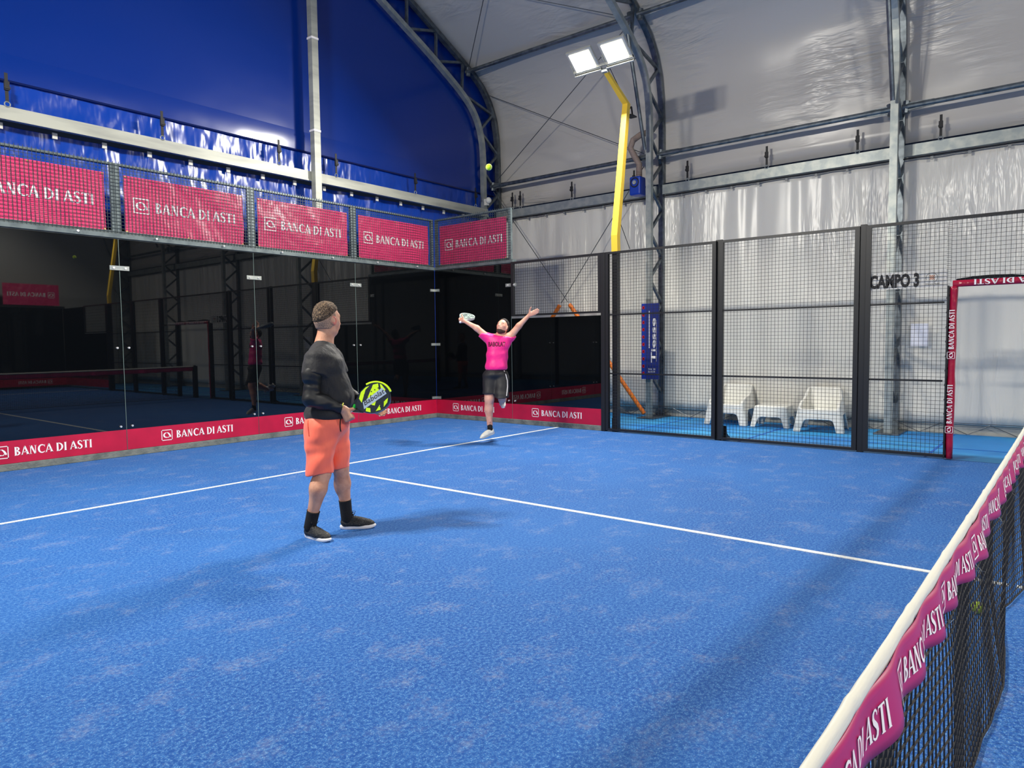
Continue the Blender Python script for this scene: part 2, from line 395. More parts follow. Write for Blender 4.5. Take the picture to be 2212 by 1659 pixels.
# gable walls
def gable(y, m, name, z0=4.98, x0=None):
    Q = [(x+.05, z+.04) for x, z in OUT if z >= z0]
    Q = [(2.77, z0)] + Q + mir(Q)[::-1][1:] + [(2*XM-2.77, z0)]
    g = MB(); g.prism(Q, lambda a, b, t: (a, y+t, b), 0, .006); return g.build(name, m)
wb = struct(gable(GY, M_BLUE, 'wall_back', 4.98))
g = MB()
g.grid(lambda a, b: (-12.7+15.45*a, GY+.03 - .018*nz((-12.7+15.45*a)*2.5, b*1.2, 3) - .012*nz((-12.7+15.45*a)*8, b*2, 7), 4.50+.5*b), 260, 8)
g.build('lower_hem', M_BLUEW, wb, smooth=True)
g = MB(); g.tube([(-12.7, GY-.012, 4.975), (2.7, GY-.012, 4.975)], .014, 6); g.build('hem_cord', mat('dark_blue_cord', srgb(3, 20, 80), .4), wb)
g = MB(); g.grid(lambda a, b: (-12.7+15.4*a, GY-.004-.006*math.sin(PI*b)-.006*abs(nz(a*60, b)), 4.98+.34*b), 120, 4); g.build('hem_strip', M_BLUE, wb, smooth=True)
struct(gable(FY-.06, mat('white_gable_tarp', srgb(170, 170, 165), .4), 'wall_front', -.02))
# blue curtain below the gable beam
g = MB()
def fn(a, b):
    x = -12.7+15.4*a; z = -.02+4.42*b
    f_ = max(0, (z-3.2)/1.2)
    ph = (x % .62)/.62
    return (x, GY + .02 - .03*nz(x*1.7, z*.4, 2) - .016*f_*nz(x*9, z*2.2, 9) + .012*f_*math.cos(2*PI*ph), z)
g.grid(fn, 420, 34)
bc = tag(g.build('blue_curtain', M_BLUEW, smooth=True), 'blue wrinkled tarp curtain hanging below the gable beam', 'curtain')
clip_m = mat('pale_clip', srgb(205, 205, 198), .5)
for i, x in enumerate(np.arange(-7.1, 2.2, .62)):
    c = MB(); c.box(x-.03, x+.03, GY-.075, GY-.055, 4.33, 4.41)
    tag(c.build('clip', clip_m, bc), None)
blk = mat('black_tarp', srgb(6, 7, 9), .6)
g = MB(); g.grid(lambda a, b: (-11.9+10.5*a, .5+.02*nz(a*30, b*2), -.0+3.2*b), 90, 4)
tag(g.build('black_curtain', blk, smooth=True, solid=.004), 'black cloth hung behind the glass back wall under the crimson banners', 'curtain')

# ------------------------------------------------------------------ trusses
def resample(P, step):
    L = [0]
    for i in range(len(P)-1): L.append(L[-1]+math.hypot(P[i+1][0]-P[i][0], P[i+1][1]-P[i][1]))
    n = int(round(L[-1]/step)); out = []
    for k in range(n+1):
        s = L[-1]*k/n; i = max(j for j in range(len(L)) if L[j] <= s+1e-9); i = min(i, len(P)-2)
        t = (s-L[i])/(L[i+1]-L[i]); out.append((P[i][0]+(P[i+1][0]-P[i][0])*t, P[i][1]+(P[i+1][1]-P[i][1])*t))
    return out
def smooth_prof(P, it=3):
    Q = resample(P, .16)
    for _ in range(it): Q = [Q[0]] + [((Q[i-1][0]+2*Q[i][0]+Q[i+1][0])/4, (Q[i-1][1]+2*Q[i][1]+Q[i+1][1])/4) for i in range(1, len(Q)-1)] + [Q[-1]]
    return Q
def chord(P, w, h):
    """rectangular section swept along an x, z profile at y = 0"""
    g = MB(); vs = []; n = len(P)
    for i, (x, z) in enumerate(P):
        a, b = P[max(i-1, 0)], P[min(i+1, n-1)]; dx, dz = b[0]-a[0], b[1]-a[1]; l = math.hypot(dx, dz); nx, nz_ = dz/l, -dx/l
        vs += [(x-nx*w/2, -h/2, z-nz_*w/2), (x+nx*w/2, -h/2, z+nz_*w/2), (x+nx*w/2, h/2, z+nz_*w/2), (x-nx*w/2, h/2, z-nz_*w/2)]
    fs = [(i*4+k, i*4+(k+1) % 4, i*4+4+(k+1) % 4, i*4+4+k) for i in range(n-1) for k in range(4)] + [(3, 2, 1, 0), (4*n-4, 4*n-3, 4*n-2, 4*n-1)]
    return g.add(vs, fs)
def truss():
    t = empty('arch_truss', (0, 0, 0), 'grey galvanised steel lattice arch truss', 'truss', 'arch trusses of the hall')
    for s in (0, 1):
        f = (lambda P: P) if s == 0 else mir
        A = smooth_prof(INN); B = smooth_prof(OUT)
        chord(f(A), .095, .11).build('inner_chord', M_GALV, t)
        chord(f(B), .085, .11).build('outer_chord', M_GALVD, t)
        a = resample(A, .46); b = resample(B, .46); n = min(len(a), len(b))
        zig = []
        for k in range(n-1):
            i = a[k]; o = b[min(len(b)-1, int(k*len(b)/len(a)))]
            zig.append(i if k % 2 == 0 else o)
        zz = f(zig)
        for k in range(1 if s == 0 else 14, len(zz)-1):
            if s == 0 or k < 24:
                MB().bar((zz[k][0], 0, zz[k][1]), (zz[k+1][0], 0, zz[k+1][1]), .05, .05, up=(0, 1, 0)).build('brace', M_GALVD, t)
        g = MB(); x0 = f([(2.02, 0)])[0][0]; x1 = f([(2.9, 0)])[0][0]
        g.box(x0, x1, -.18, .18, 0, .02); g.build('base_plate', M_GALVD, t)
    # tie struts between the knee and the eaves (right side)
    MB().tube([(1.33, -.0, 7.22), (2.02, -.0, 5.15)], .035, 8).build('knee_strut', M_GALVD, t)
    return t
T0 = truss()
tl = ['grey steel lattice arch truss against the blue gable tarp', 'grey steel lattice arch truss behind the lit floodlights', 'grey steel lattice arch truss behind the mesh fence by the court sign',
      'steel lattice arch truss just beyond the net line, seen dimly in the glass', 'second steel lattice arch truss beyond the net, seen in the glass', 'steel lattice arch truss at the far gable end']
for i, y in enumerate(ARCH_Y):
    o = T0 if i == 0 else copy_tree(T0); o.location = (0, y-(0.0 if i else .02), 0); o['label'] = tl[i]
for c in list(T0.children):
    if c.name.startswith('knee_strut'): bpy.data.objects.remove(c)

# purlin tubes and wall beams between the trusses
bays = list(zip(ARCH_Y[:-1], ARCH_Y[1:]))
bn = ['in the bay next to the blue gable', 'in the bay between the floodlight truss and the right-hand truss', 'in the rightmost bay of the photo', 'in the first bay beyond the frame', 'in the last bay towards the far gable']
for i, (ya, yb) in enumerate(bays):
    for (px, pz, what) in ((2.42, 5.13, 'eaves'), (1.62, 7.50, 'high')):
        if pz > 6 and i > 2: continue
        t = empty('purlin', (px, ya, pz), f'round steel {what} purlin tube '+bn[i], 'purlin tube', 'purlin tubes')
        MB().tube([(px, ya-.06, pz), (px, yb+.06, pz)], .042, 12).build('tube', M_GALVD, t)
        for yy in (ya-.1, yb+.1):
            MB().tube([(px+.02, yy, pz-.09), (px+.02, yy-.02*(1 if yy == ya-.1 else -1), pz+.09)], .05, 8).build('clamp', M_GALVD, t)
        if pz < 6:
            for yy in (ya-.05, yb+.05):
                s = -1 if yy == ya-.05 else 1
                MB().bar((px, yy+s*.02, pz+.05), (px, yy+s*.45, pz+.035), .02).build('brace', M_GALVD, t)
                MB().bar((px, yy+s*.02, pz-.06), (px, yy+s*.45, pz-.035), .02).build('brace', M_GALVD, t)
    g = MB(); g.box(2.60, 2.66, ya-.07, yb+.07, 4.40, 4.58); g.box(2.59, 2.60, ya-.07, yb+.07, 4.40, 4.415)
    bt = g.build('wall_beam', M_GALV); tag(bt, 'flat grey steel wall beam '+bn[i], 'beam', 'wall beams')
    g = MB(); g.tube([(2.655, ya-.05, 4.375), (2.655, yb+.05, 4.375)], .012, 6); g.build('curtain_wire', M_STRAP, bt)
    if i < 3:
        for yy in np.arange(ya-.45, yb+.3, -.5):
            c = MB(); c.box(2.655, 2.675, yy-.02, yy+.02, 4.315, 4.375); c.build('curtain_clip', mat('grey_clip', srgb(140, 142, 140), .5), bt)
g = MB(); g.box(-12.5, 2.25, .50, .57, 4.42, 4.59); g.box(-12.5, 2.25, .49, .50, 4.42, 4.445)
tag(g.build('gable_beam', M_WBEAM), 'long pale steel beam running across the blue gable', 'beam')
for x, lb in ((-2.46, 'tall square steel column standing against the blue gable'), (-7.54, 'square steel gable column left of the frame')):
    g = MB(); g.box(x-.065, x+.065, .37, .49, 0, 9.4); t = empty('gable_column', (x, .43, 0), lb, 'column', 'gable columns')
    g.build('post', M_WBEAM, t)
    for z in (5.27, 6.86): MB().box(x-.075, x+.07, .36, .50, z, z+.035).build('zip_tie', M_WHT, t)

# ratchet straps
def strap():
    t = empty('ratchet_strap', (0, 0, 0), 'black strap', 'strap')
    MB().box(-.019, .019, -.006, .0, .05, .42).build('webbing', M_STRAP, t)
    b = MB().box(-.028, .028, -.03, .004, .20, .31).box(-.033, .033, -.042, -.028, .215, .24); b.build('buckle', M_STRAP, t)
    n = 12; MB().tube([(.032*math.sin(2*PI*k/n), -.004, .028+.032*math.cos(2*PI*k/n)) for k in range(n+1)], .007, 5, cap=False).build('ring', M_GALV, t)
    return t
st0 = strap(); first = True
gab = [(-7.05, 'leftmost'), (-5.11, 'second from the left'), (-3.16, 'just left of the gable column'), (-1.98, 'just right of the gable column'), (-.015, 'second from the corner truss'), (1.83, 'nearest the corner truss')]
wal = [(.05, 'nearest the corner truss'), (-.18, 'second from the corner truss'), (-1.60, 'left of the yellow light pole'), (-3.12, 'beside the blue blower'), (-4.28, 'first right of the floodlight truss'), (-5.80, 'second right of the floodlight truss'), (-7.30, 'just left of the right-hand truss'), (-8.49, 'right of the right-hand truss')]
for x, lb in gab:
    o = st0 if first else copy_tree(st0); first = False
    o.location = (x, .50, 4.585); o['label'] = 'black ratchet strap on the gable beam, '+lb; o['group'] = 'straps along the gable beam'; o.scale = (1, 1, 1)
for y, lb in wal:
    o = copy_tree(st0); o.location = (2.60, y, 4.575); o.rotation_euler = (0, 0, -PI/2); o.scale = (1, 1, .92)
    o['label'] = 'black ratchet strap on the side wall beam, '+lb; o['group'] = 'straps along the side wall beam'

# cables
def cable(a, b, label, r=.008):
    tag(MB().tube([a, b], r, 6).build('bracing_cable', M_CABLE), label, 'cable', 'bracing cables')
cable((2.30, .45, 7.15), (2.42, -3.45, 5.20), 'thin bracing cable falling right from the upper corner truss behind the yellow pole')
cable((2.40, .40, 5.2), (1.75, -3.5, 7.45), 'thin bracing cable rising from the corner truss foot towards the floodlights')
cable((2.4, .45, 5.00), (2.4, -1.62, 2.37), 'thin cable falling right from the corner truss to an orange sleeve')
cable((2.4, -3.45, 4.95), (2.4, -1.44, 2.36), 'thin cable falling left from the floodlight truss to an orange sleeve')
cable((1.57, .42, 7.53), (-1.55, -3.5, 9.02), 'thin bracing cable rising steeply under the roof from the corner truss gusset')
cable((1.52, -3.42, 7.53), (-.85, .42, 8.68), 'thin turnbuckle cable high under the roof, reaching the floodlight truss')
def sleeve(a, b, label):
    t = empty('padded_sleeve', a, label, 'padding', 'orange padded sleeves')
    MB().tube([a, b], .043, 12).build('foam_tube', M_ORANGE, t)
    d = Vector(b)-Vector(a)
    for k in (.15, .5, .85): p_ = Vector(a)+d*k; MB().tube([p_-d.normalized()*.012, p_+d.normalized()*.012], .046, 12).build('tape_band', mat('orange_tape', srgb(250, 150, 40), .3), t)
sleeve((2.4, -3.46, .06), (2.4, -1.66, 2.32), 'orange padded cable sleeve leaning right down to the floodlight truss foot')
sleeve((2.4, .35, .06), (2.4, -1.40, 2.31), 'orange padded cable sleeve leaning left, its top showing above the black glass')

# blower with hose by the second truss
t = empty('air_blower', (2.25, -3.38, 4.45), 'blue air blower with a curved hose hung on the floodlight truss', 'blower')
MB().box(2.12, 2.36, -3.52, -3.28, 4.36, 4.72).build('casing', mat('blue_enamel', srgb(14, 60, 170), .35), t, bevel=.03)
n = 20
MB().tube([(2.115, -3.40+.085*math.cos(2*PI*k/n), 4.60+.085*math.sin(2*PI*k/n)) for k in range(n+1)], .012, 6, cap=False).build('fan_guard', M_STRAP, t)
MB().tube([(2.10, -3.40, 4.60), (2.13, -3.40, 4.60)], .04, 12).build('fan_hub', M_GALV, t)
MB().tube([(2.3, -3.40, 4.72), (2.3, -3.40, 4.98), (2.25, -3.32, 5.15), (2.22, -3.25, 5.30), (2.24, -3.30, 5.45), (2.34, -3.42, 5.56), (2.5, -3.5, 5.62)], .06, 12).build('hose', mat('beige_hose', srgb(150, 132, 122), .5, bump=((4, 4, 90), .8)), t, smooth=True)
t = empty('dome_fixture', (2.16, .42, 4.7), 'small white dome fixture on the corner truss', 'fixture')
MB().sphere((2.14, .38, 4.76), .07).build('dome', M_WPLAS, t, smooth=True); MB().box(2.12, 2.2, .42, .5, 4.66, 4.80).build('bracket', M_WPLAS, t)

# ================================================================== COURT ENCLOSURE
def mesh_bars(g, o, du, dv, n, w_, h_, pitch=.05, r=.0018):
    """welded wire mesh: origin o, axes du dv (unit), wires of both directions"""
    o = Vector(o); du = Vector(du); dv = Vector(dv); nn = du.cross(dv)
    k = pitch
    while k < w_-.01:
        a = o+du*k; g.bar(a, a+dv*h_, 2*r, 2*r, up=nn); k += pitch
    k = pitch
    while k < h_-.01:
        a = o+dv*k; g.bar(a, a+du*w_, 2*r, 2*r, up=nn); k += pitch
    return g
def glass(ax, a0, a1, z1, label):
    """ax 'x': on the back wall, 'y': on the side wall; a0 > a1"""
    P = (lambda a, d, z: (a, d, z)) if ax == 'x' else (lambda a, d, z: (d, a, z))
    t = empty('glass_screen', P((a0+a1)/2, 0.0, .1), label, 'glass panel', 'black glass wall panels')
    lo, hi = min(a0, a1)+.005, max(a0, a1)-.005
    def bx(u0, u1, d0, d1, z0, z1_):
        g = MB()
        return g.box(u0, u1, d0, d1, z0, z1_) if ax == 'x' else g.box(d0, d1, u0, u1, z0, z1_)
    bx(lo, hi, 0.0, .012, .09, z1).build('pane', M_GLASS, t)
    bx(lo-.004, lo-.0005, .001, .0115, .09, z1).build('edge', M_EDGE, t)
    bx(lo, hi, -.004, -.0005, .092, .372).build('crimson_band', M_RED, t)
    h = 1.09/BANKW
    if ax == 'x': fn = lambda a, b: (lo+.46+a*h, -.006, .182+b*h)
    else: fn = lambda a, b: (-.006, hi-.46-a*h, .182+b*h)
    lettering(BANK, fn, 'lettering', M_WHT, t)
    return t
gl = [(-2, 0, 'black back-wall glass panel at the corner'), (-4, -2, 'black back-wall glass panel behind the player in black'), (-6, -4, 'black back-wall glass panel left of the player in black'), (-8, -6, 'black back-wall glass panel at the left edge of the photo'), (-10, -8, 'black back-wall glass panel beyond the left edge')]
for a1, a0, lb in gl: glass('x', a0, a1, 2.975, lb)
glass('y', 0, -2, 2.975, 'tall black side glass panel behind the jumping player')
glass('y', -2, -4, 1.96, 'low black side glass panel with mesh above it')
# kerbs
g = MB(); g.box(-10.1, .07, -.012, .10, 0, .088); tag(g.build('kerb', M_KERB, bevel=.006), 'grey kerb under the back glass wall', 'kerb')
g = MB(); g.box(-.012, .07, -4.0, -.014, 0, .088); tag(g.build('kerb', M_KERB, bevel=.006), 'grey kerb under the side glass wall', 'kerb')
# clamps at the joints
bolt_m = mat('bright_bolt', srgb(225, 225, 225), .25, .5)
def clamp(ax, a, z, plate, label):
    P = (lambda u, d, z_: (u, d, z_)) if ax == 'x' else (lambda u, d, z_: (d, u, z_))
    t = empty('glass_clamp', P(a, -.01, z), label, 'clamp', 'glass clamps')
    def bx(u0, u1, d0, d1, z0, z1_):
        g = MB(); return g.box(u0, u1, d0, d1, z0, z1_) if ax == 'x' else g.box(d0, d1, u0, u1, z0, z1_)
    pl = bx(a-.125, a+.125, -.012, -.001, z-.03, z+.03).build('plate', M_GALV, t) if plate else t
    for s in (-1, 1):
        g = MB()
        g.tube([P(a+s*.075, -.001, z), P(a+s*.075, -.022, z)], .014, 10).build('bolt', bolt_m, pl)
for x in (-6, -4, -2):
    w_ = {-6: 'near the left edge', -4: 'left of the man in black', -2: 'right of the man in black'}[x]
    clamp('x', x, 2.585, True, 'steel clamp plate high on the back glass, '+w_); clamp('x', x, 1.50, False, 'pair of bolts halfway up the back glass, '+w_)
    clamp('x', x, .42, False, 'pair of low bolts on the back glass, '+w_)
for z, n_ in ((2.585, 'upper'), (1.495, 'middle'), (.41, 'lower')):
    t = empty('corner_clamp', (-.03, -.03, z), f'{n_} steel corner clamp where the two glass walls meet', 'clamp', 'corner clamps')
    MB().box(-.13, -.004, -.014, -.002, z-.024, z+.024).build('plate', M_GALV, t); MB().box(-.014, -.002, -.13, -.015, z-.024, z+.024).build('plate', M_GALV, t)
clamp('y', -2, 2.58, True, 'steel clamp plate high on the side glass joint'); clamp('y', -2, .43, False, 'pair of bolts low on the side glass joint')
# frame beam over the glass (grey)
g = MB(); g.box(-10.1, .0, .015, .11, 2.975, 3.06); g.box(-10.1, .06, -.02, .015, 2.99, 3.045)
hb = tag(g.build('head_beam', M_GRAYF), 'long grey steel beam along the top of the back glass wall', 'beam')
for x in np.arange(-9.5, 0, 1.0): MB().tube([(x, -.021, 3.03), (x, -.045, 3.03)], .014, 8).build('bolt', bolt_m, hb)
g = MB(); g.box(.015, .10, -2.05, .0, 2.975, 3.055); g.box(-.018, .015, -2.05, -.02, 2.99, 3.04)
tag(g.build('head_beam', M_GRAYF), 'grey steel beam along the top of the side glass wall', 'beam')

def upper_panel(ax, a0, a1, label, blabel, bfirst):
    """grey framed mesh panel, z 3.06 to 4, with its banner"""
    P = (lambda u, d, z_: (u, d, z_)) if ax == 'x' else (lambda u, d, z_: (d, u, z_))
    hi, lo = max(a0, a1)-.004, min(a0, a1)+.004
    def bx(g, u0, u1, d0, d1, z0, z1_): return g.box(u0, u1, d0, d1, z0, z1_) if ax == 'x' else g.box(d0, d1, u0, u1, z0, z1_)
    t = empty('mesh_screen', P((lo+hi)/2, .03, 3.06), label, 'mesh panel', 'grey mesh panels above the glass')
    g = MB(); w_ = .055
    bx(g, lo, lo+w_, .012, .06, 3.06, 4.0); bx(g, hi-w_, hi, .012, .06, 3.06, 4.0); bx(g, lo+w_, hi-w_, .012, .06, 3.965, 4.0); bx(g, lo+w_, hi-w_, .012, .06, 3.06, 3.09)
    g.build('frame', M_GRAYF, t)
    g = MB()
    if ax == 'x': mesh_bars(g, (lo, .004, 3.03), (1, 0, 0), (0, 0, 1), 0, hi-lo, .99, .047, .0026)
    else: mesh_bars(g, (.004, hi, 3.03), (0, -1, 0), (0, 0, 1), 0, hi-lo, .99, .047, .0026)
    g.build('wire_mesh', M_GMESH, t)
    # banner, hung behind the wire
    sd = abs(a0*3.1)+ (5 if ax == 'y' else 0)
    b0, b1 = lo+.11, hi-.13
    def surf(u, z, off=0.0):
        d = .026 + .014*nz(u*2.2+z*1.5+sd, z*2.5, sd) + .007*nz(u*6+z*5+sd, z*2, 3)
        d = max(.0135, d) if off == 0 else max(.0135, d)-off
        return d
    B = empty('banner', P((lo+hi)/2, .02, 3.08), blabel, 'banner', 'crimson banners above the glass')
    g = MB(); z0, z1 = 3.08, 3.855
    g.grid(lambda a, b: P((b0+(b1-b0)*a) if ax == 'x' else (b1-(b1-b0)*a), surf((b0+(b1-b0)*a) if ax == 'x' else (b1-(b1-b0)*a), z0+(z1-z0)*b), z0+(z1-z0)*b), 70, 30)
    g.build('cloth', M_BAN, B, smooth=True)
    h = 1.50/BANKW
    if ax == 'x': fn = lambda a, b: P(b0+.115+a*h, surf(b0+.115+a*h, 3.395+b*h, .004), 3.395+b*h)
    else: fn = lambda a, b: P(b1-.14-a*h, surf(b1-.14-a*h, 3.395+b*h, .004), 3.395+b*h)
    lettering(BANK, fn, 'lettering', M_WHT, B)
    em = mat('brass_eyelet', srgb(214, 190, 120), .3, .6)
    for u in (b0+.02, (b0+b1)/2, b1-.02):
        for z in (z0+.02, z1-.02):
            d = surf(u, z, .003); MB().tube([P(u, d, z), P(u, d-.003, z)], .012, 8).build('eyelet', em, B)
lb = [(-2, 0, 'nearest the corner on the back wall'), (-4, -2, 'second from the corner on the back wall'), (-6, -4, 'third from the corner on the back wall'), (-8, -6, 'at the left edge of the photo'), (-10, -8, 'beyond the left edge of the photo')]
bl = ['crimson bank banner nearest the corner on the back wall', 'crimson bank banner above the player in black, second from the corner', 'crimson bank banner, third from the corner', 'crimson bank banner cut off by the left edge', 'crimson bank banner beyond the left edge']
for (a1, a0, l_), b_ in zip(lb, bl): upper_panel('x', a0, a1, 'grey framed wire mesh panel '+l_, b_, False)
upper_panel('y', -.01, -2.0, 'grey framed wire mesh panel above the side glass', 'crimson bank banner on the side wall above the glass', False)

def black_panel(y0, y1, z0, z1, label, rails=(), pitch=.05, sides='lrtb', x=0.0):
    """black framed mesh panel on the side wall from y0 (far) to y1 (near)"""
    t = empty('mesh_fence', (x, (y0+y1)/2, z0), label, 'fence panel', 'black mesh fence panels')
    g = MB(); w_ = .06
    
    if 'l' in sides: g.box(x-.02, x+.03, y0, y0-w_, z0, z1)
    if 'r' in sides: g.box(x-.02, x+.03, y1+w_, y1, z0, z1)
    if 't' in sides: g.box(x-.02, x+.03, y0-w_*('l' in sides), y1+w_*('r' in sides), z1-.035, z1)
    if 'b' in sides: g.box(x-.02, x+.03, y0-w_*('l' in sides), y1+w_*('r' in sides), z0, z0+.035)
    g.build('frame', M_BLK, t)
    for r in rails: MB().box(x+.0, x+.025, y0-w_, y1+w_, r-.012, r+.012).build('rail', M_BLK, t)
    g = MB(); e0 = .03 if 'l' in sides else -.045; e1 = .03 if 'r' in sides else 0
    mesh_bars(g, (x-.004, y0-e0, z0+.01), (0, -1, 0), (0, 0, 1), 0, abs(y1-y0)-e0-e1, z1-z0-.02, pitch, .0020)
    g.build('wire_mesh', M_MESH, t)
    return t
black_panel(-2.01, -3.96, 2.0, 3.0, 'black framed mesh panel above the low side glass')
black_panel(-4.04, -5.975, .02, 3.0, 'black mesh fence panel right of the yellow light pole', (.98, 1.96))
black_panel(-6.025, -7.96, .02, 3.0, 'black mesh fence panel in front of the white chairs', (.98, 1.96))
black_panel(-8.04, -9.0, .02, 3.0, 'narrow black mesh fence panel beside the entrance, carrying the court sign', (.98, 1.96), sides='ltb')
black_panel(-9.0, -11.96, 2.2, 3.0, 'black mesh panel over the court entrance', sides='rt')
g = MB(); g.box(-.03, .07, -3.96, -4.035, 0, 3.0); tag(g.build('fence_post', M_BLK, bevel=.004), 'thick black steel fence post under the yellow light pole', 'post', 'black fence posts')
g = MB(); g.box(.03, .08, -5.95, -6.05, 0, 3.02); tag(g.build('fence_post', M_BLK, bevel=.004), 'black steel fence post in front of the left chair', 'post', 'black fence posts')
g = MB(); g.box(-.0, .09, -7.962, -8.038, 0, 3.02); tag(g.build('fence_post', M_BLK, bevel=.004), 'black steel fence post left of the court sign', 'post', 'black fence posts')
for y in (-4.1, -6.05):
    g = MB(); g.add([(.09, y, .0), (.26, y, .0), (.24, y, .03), (.13, y, .10), (.09, y, .22), (.09, y-.06, .0), (.26, y-.06, .0), (.24, y-.06, .03), (.13, y-.06, .10), (.09, y-.06, .22)],
        [(0, 1, 2, 3, 4), (9, 8, 7, 6, 5), (0, 5, 6, 1), (1, 6, 7, 2), (2, 7, 8, 3), (3, 8, 9, 4), (4, 9, 5, 0)])
    tag(g.build('base_foot', M_BLK), 'black curved foot bolted behind the fence post '+('under the light pole' if y > -5 else 'by the chairs'), 'bracket', 'fence post feet')
# the far half of the fence (seen in the glass)
for y0, y1, z0, z1, l_ in ((-11.0, -11.96, .02, 2.18, 'narrow black mesh panel beyond the entrance'), (-12.04, -13.96, .02, 3.0, 'black mesh fence panel beyond the entrance, first'), (-14.04, -15.96, .02, 3.0, 'black mesh fence panel beyond the entrance, second')):
    black_panel(y0, y1, z0, z1, l_, (.98, 1.96), .1)
for y in (-12.0, -14.0, -16.0):
    g = MB(); g.box(-.03, .07, y+.038, y-.038, 0, 3.0); tag(g.build('fence_post', M_BLK), {-12.0: 'black fence post first beyond the net, seen in the glass', -14.0: 'black fence post second beyond the net, seen in the glass', -16.0: 'black fence post at the far light pole, seen in the glass'}[y], 'post', 'black fence posts')
for y0, y1, z1, l_ in ((-16.04, -18, 2.0, 'low black side glass panel at the far end'), (-18, -20, 2.975, 'tall black side glass panel at the far end')):
    t = empty('glass_screen', (0, (y0+y1)/2, .1), l_, 'glass panel', 'black glass wall panels'); MB().box(0, .012, y0-.005, y1+.005, .09, z1).build('pane', M_GLASS, t); MB().box(-.004, -.0005, y0-.005, y1+.005, .092, .372).build('crimson_band', M_RED, t)
black_panel(-16.04, -17.98, 2.02, 3.0, 'black mesh panel above the far low glass', (), .1)
for i in range(5):
    x1 = -2*i; x0 = x1-2
    nm = ['nearest the far corner', 'second from the far corner', 'in the middle of the far end', 'fourth along the far end', 'last along the far end'][i]
    t = empty('glass_screen', ((x0+x1)/2, -20, .1), 'black far-end glass panel '+nm, 'glass panel', 'black glass wall panels')
    MB().box(x0+.005, x1-.005, -20.012, -20, .09, 2.975).build('pane', M_GLASS, t); MB().box(x0+.005, x1-.005, -19.9995, -19.996, .092, .372).build('crimson_band', M_RED, t)
    h = 1.09/BANKW; lettering(BANK, lambda a, b: (x1-.46-a*h, -19.99, .182+b*h), 'lettering', M_WHT, t)
    B = empty('banner', ((x0+x1)/2, -20, 3.08), 'crimson bank banner '+nm+' seen in the glass', 'banner', 'crimson banners at the far end')
    MB().box(x0+.11, x1-.11, -19.995, -19.985, 3.08, 3.855).build('cloth', M_BAN, B)
    h = 1.50/BANKW; lettering(BANK, lambda a, b: (x1-.26-a*h, -19.98, 3.395+b*h), 'lettering', M_WHT, B)
g = MB(); g.box(-10, .06, -20.1, -19.97, 2.98, 3.06); tag(g.build('head_beam', M_BLK), 'dark steel beam along the top of the far-end glass', 'beam')

# padded entrance
def fnpost(a, b):  # text running up the post, facing the court
    return None
t = empty('padded_post', (0, -9.03, 0), 'crimson padded entrance post with white bank lettering running up it', 'padded post')
g = MB()
N = 60
prof = [(-.07, .0), (-.055, .03), (-.01, .045), (.05, .035), (.06, -.02), (.04, -.045), (-.02, -.05), (-.065, -.03)]
vs = []
for k in range(N+1):
    z = .015+2.13*k/N; wv = 1+.12*nz(z*3, 1, 2)+.06*nz(z*9, 4, 1); sh = .012*nz(z*1.6, 7, 3)
    wide = 1.0 - .25*max(0, (.25-z))*2
    for a, b in prof: vs.append((a*wv*wide, -9.035+b*wv*wide*.9+sh, z))
n = len(prof)
g.add(vs, [(i*n+k, i*n+(k+1) % n, (i+1)*n+(k+1) % n, (i+1)*n+k) for i in range(N) for k in range(n)] + [tuple(range(n))[::-1], tuple(range(N*n, N*n+n))])
g.build('pad', M_PAD, t, smooth=True)
def ptext(z0):
    h = .072
    w_ = .60; s = w_/BANKW
    # reading upwards, seen from the court (-x side, turned towards the opening)
    lettering(BANK, lambda a, b: (-.092, -9.066+b*.058, z0+a*s), 'lettering', M_WHT, t)
ptext(.34); ptext(1.26)
MB().box(-.065, .05, -8.975, -8.993, .02, 2.16).build('inner_frame', M_BLK, t)
for k in range(11): MB().tube([(-.04, -8.975, .2+.18*k), (-.03, -8.99, .2+.18*k+.05)], .012, 6).build('tie', M_BLK, t)
t = empty('padded_post', (0, -11, 0), 'dark padded post on the far side of the entrance, seen in the glass', 'padded post')
MB().box(-.06, .06, -10.92, -11.0, .0, 2.2).build('pad', M_BLK, t, bevel=.02)
t = empty('padded_lintel', (0, -10, 2.14), 'crimson padded bar over the entrance with upside-down white bank lettering', 'padded bar')
g = MB(); g.grid(lambda a, b: (-.03+.03*math.cos(PI*2*b)+.01*nz(a*12, b*3), -9.03-1.94*a, 2.180+.042*math.sin(PI*2*b)), 60, 10)
g.build('pad', M_PAD, t, smooth=True)
s = 1.05/BANKW
for y0 in (-9.25, -10.4): lettering(BANK, lambda a, b: (-.066, y0-1.05+a*s, 2.175+.045-b*s*.62), 'lettering', M_WHT, t)
g = MB(); g.grid(lambda a, b: (.02*b, -9.06-1.9*a, 2.225+b*(.012+.03*abs(math.sin(a*PI*2.6)))), 50, 2); g.build('lashing_cloth', M_BLK, t, solid=.01)

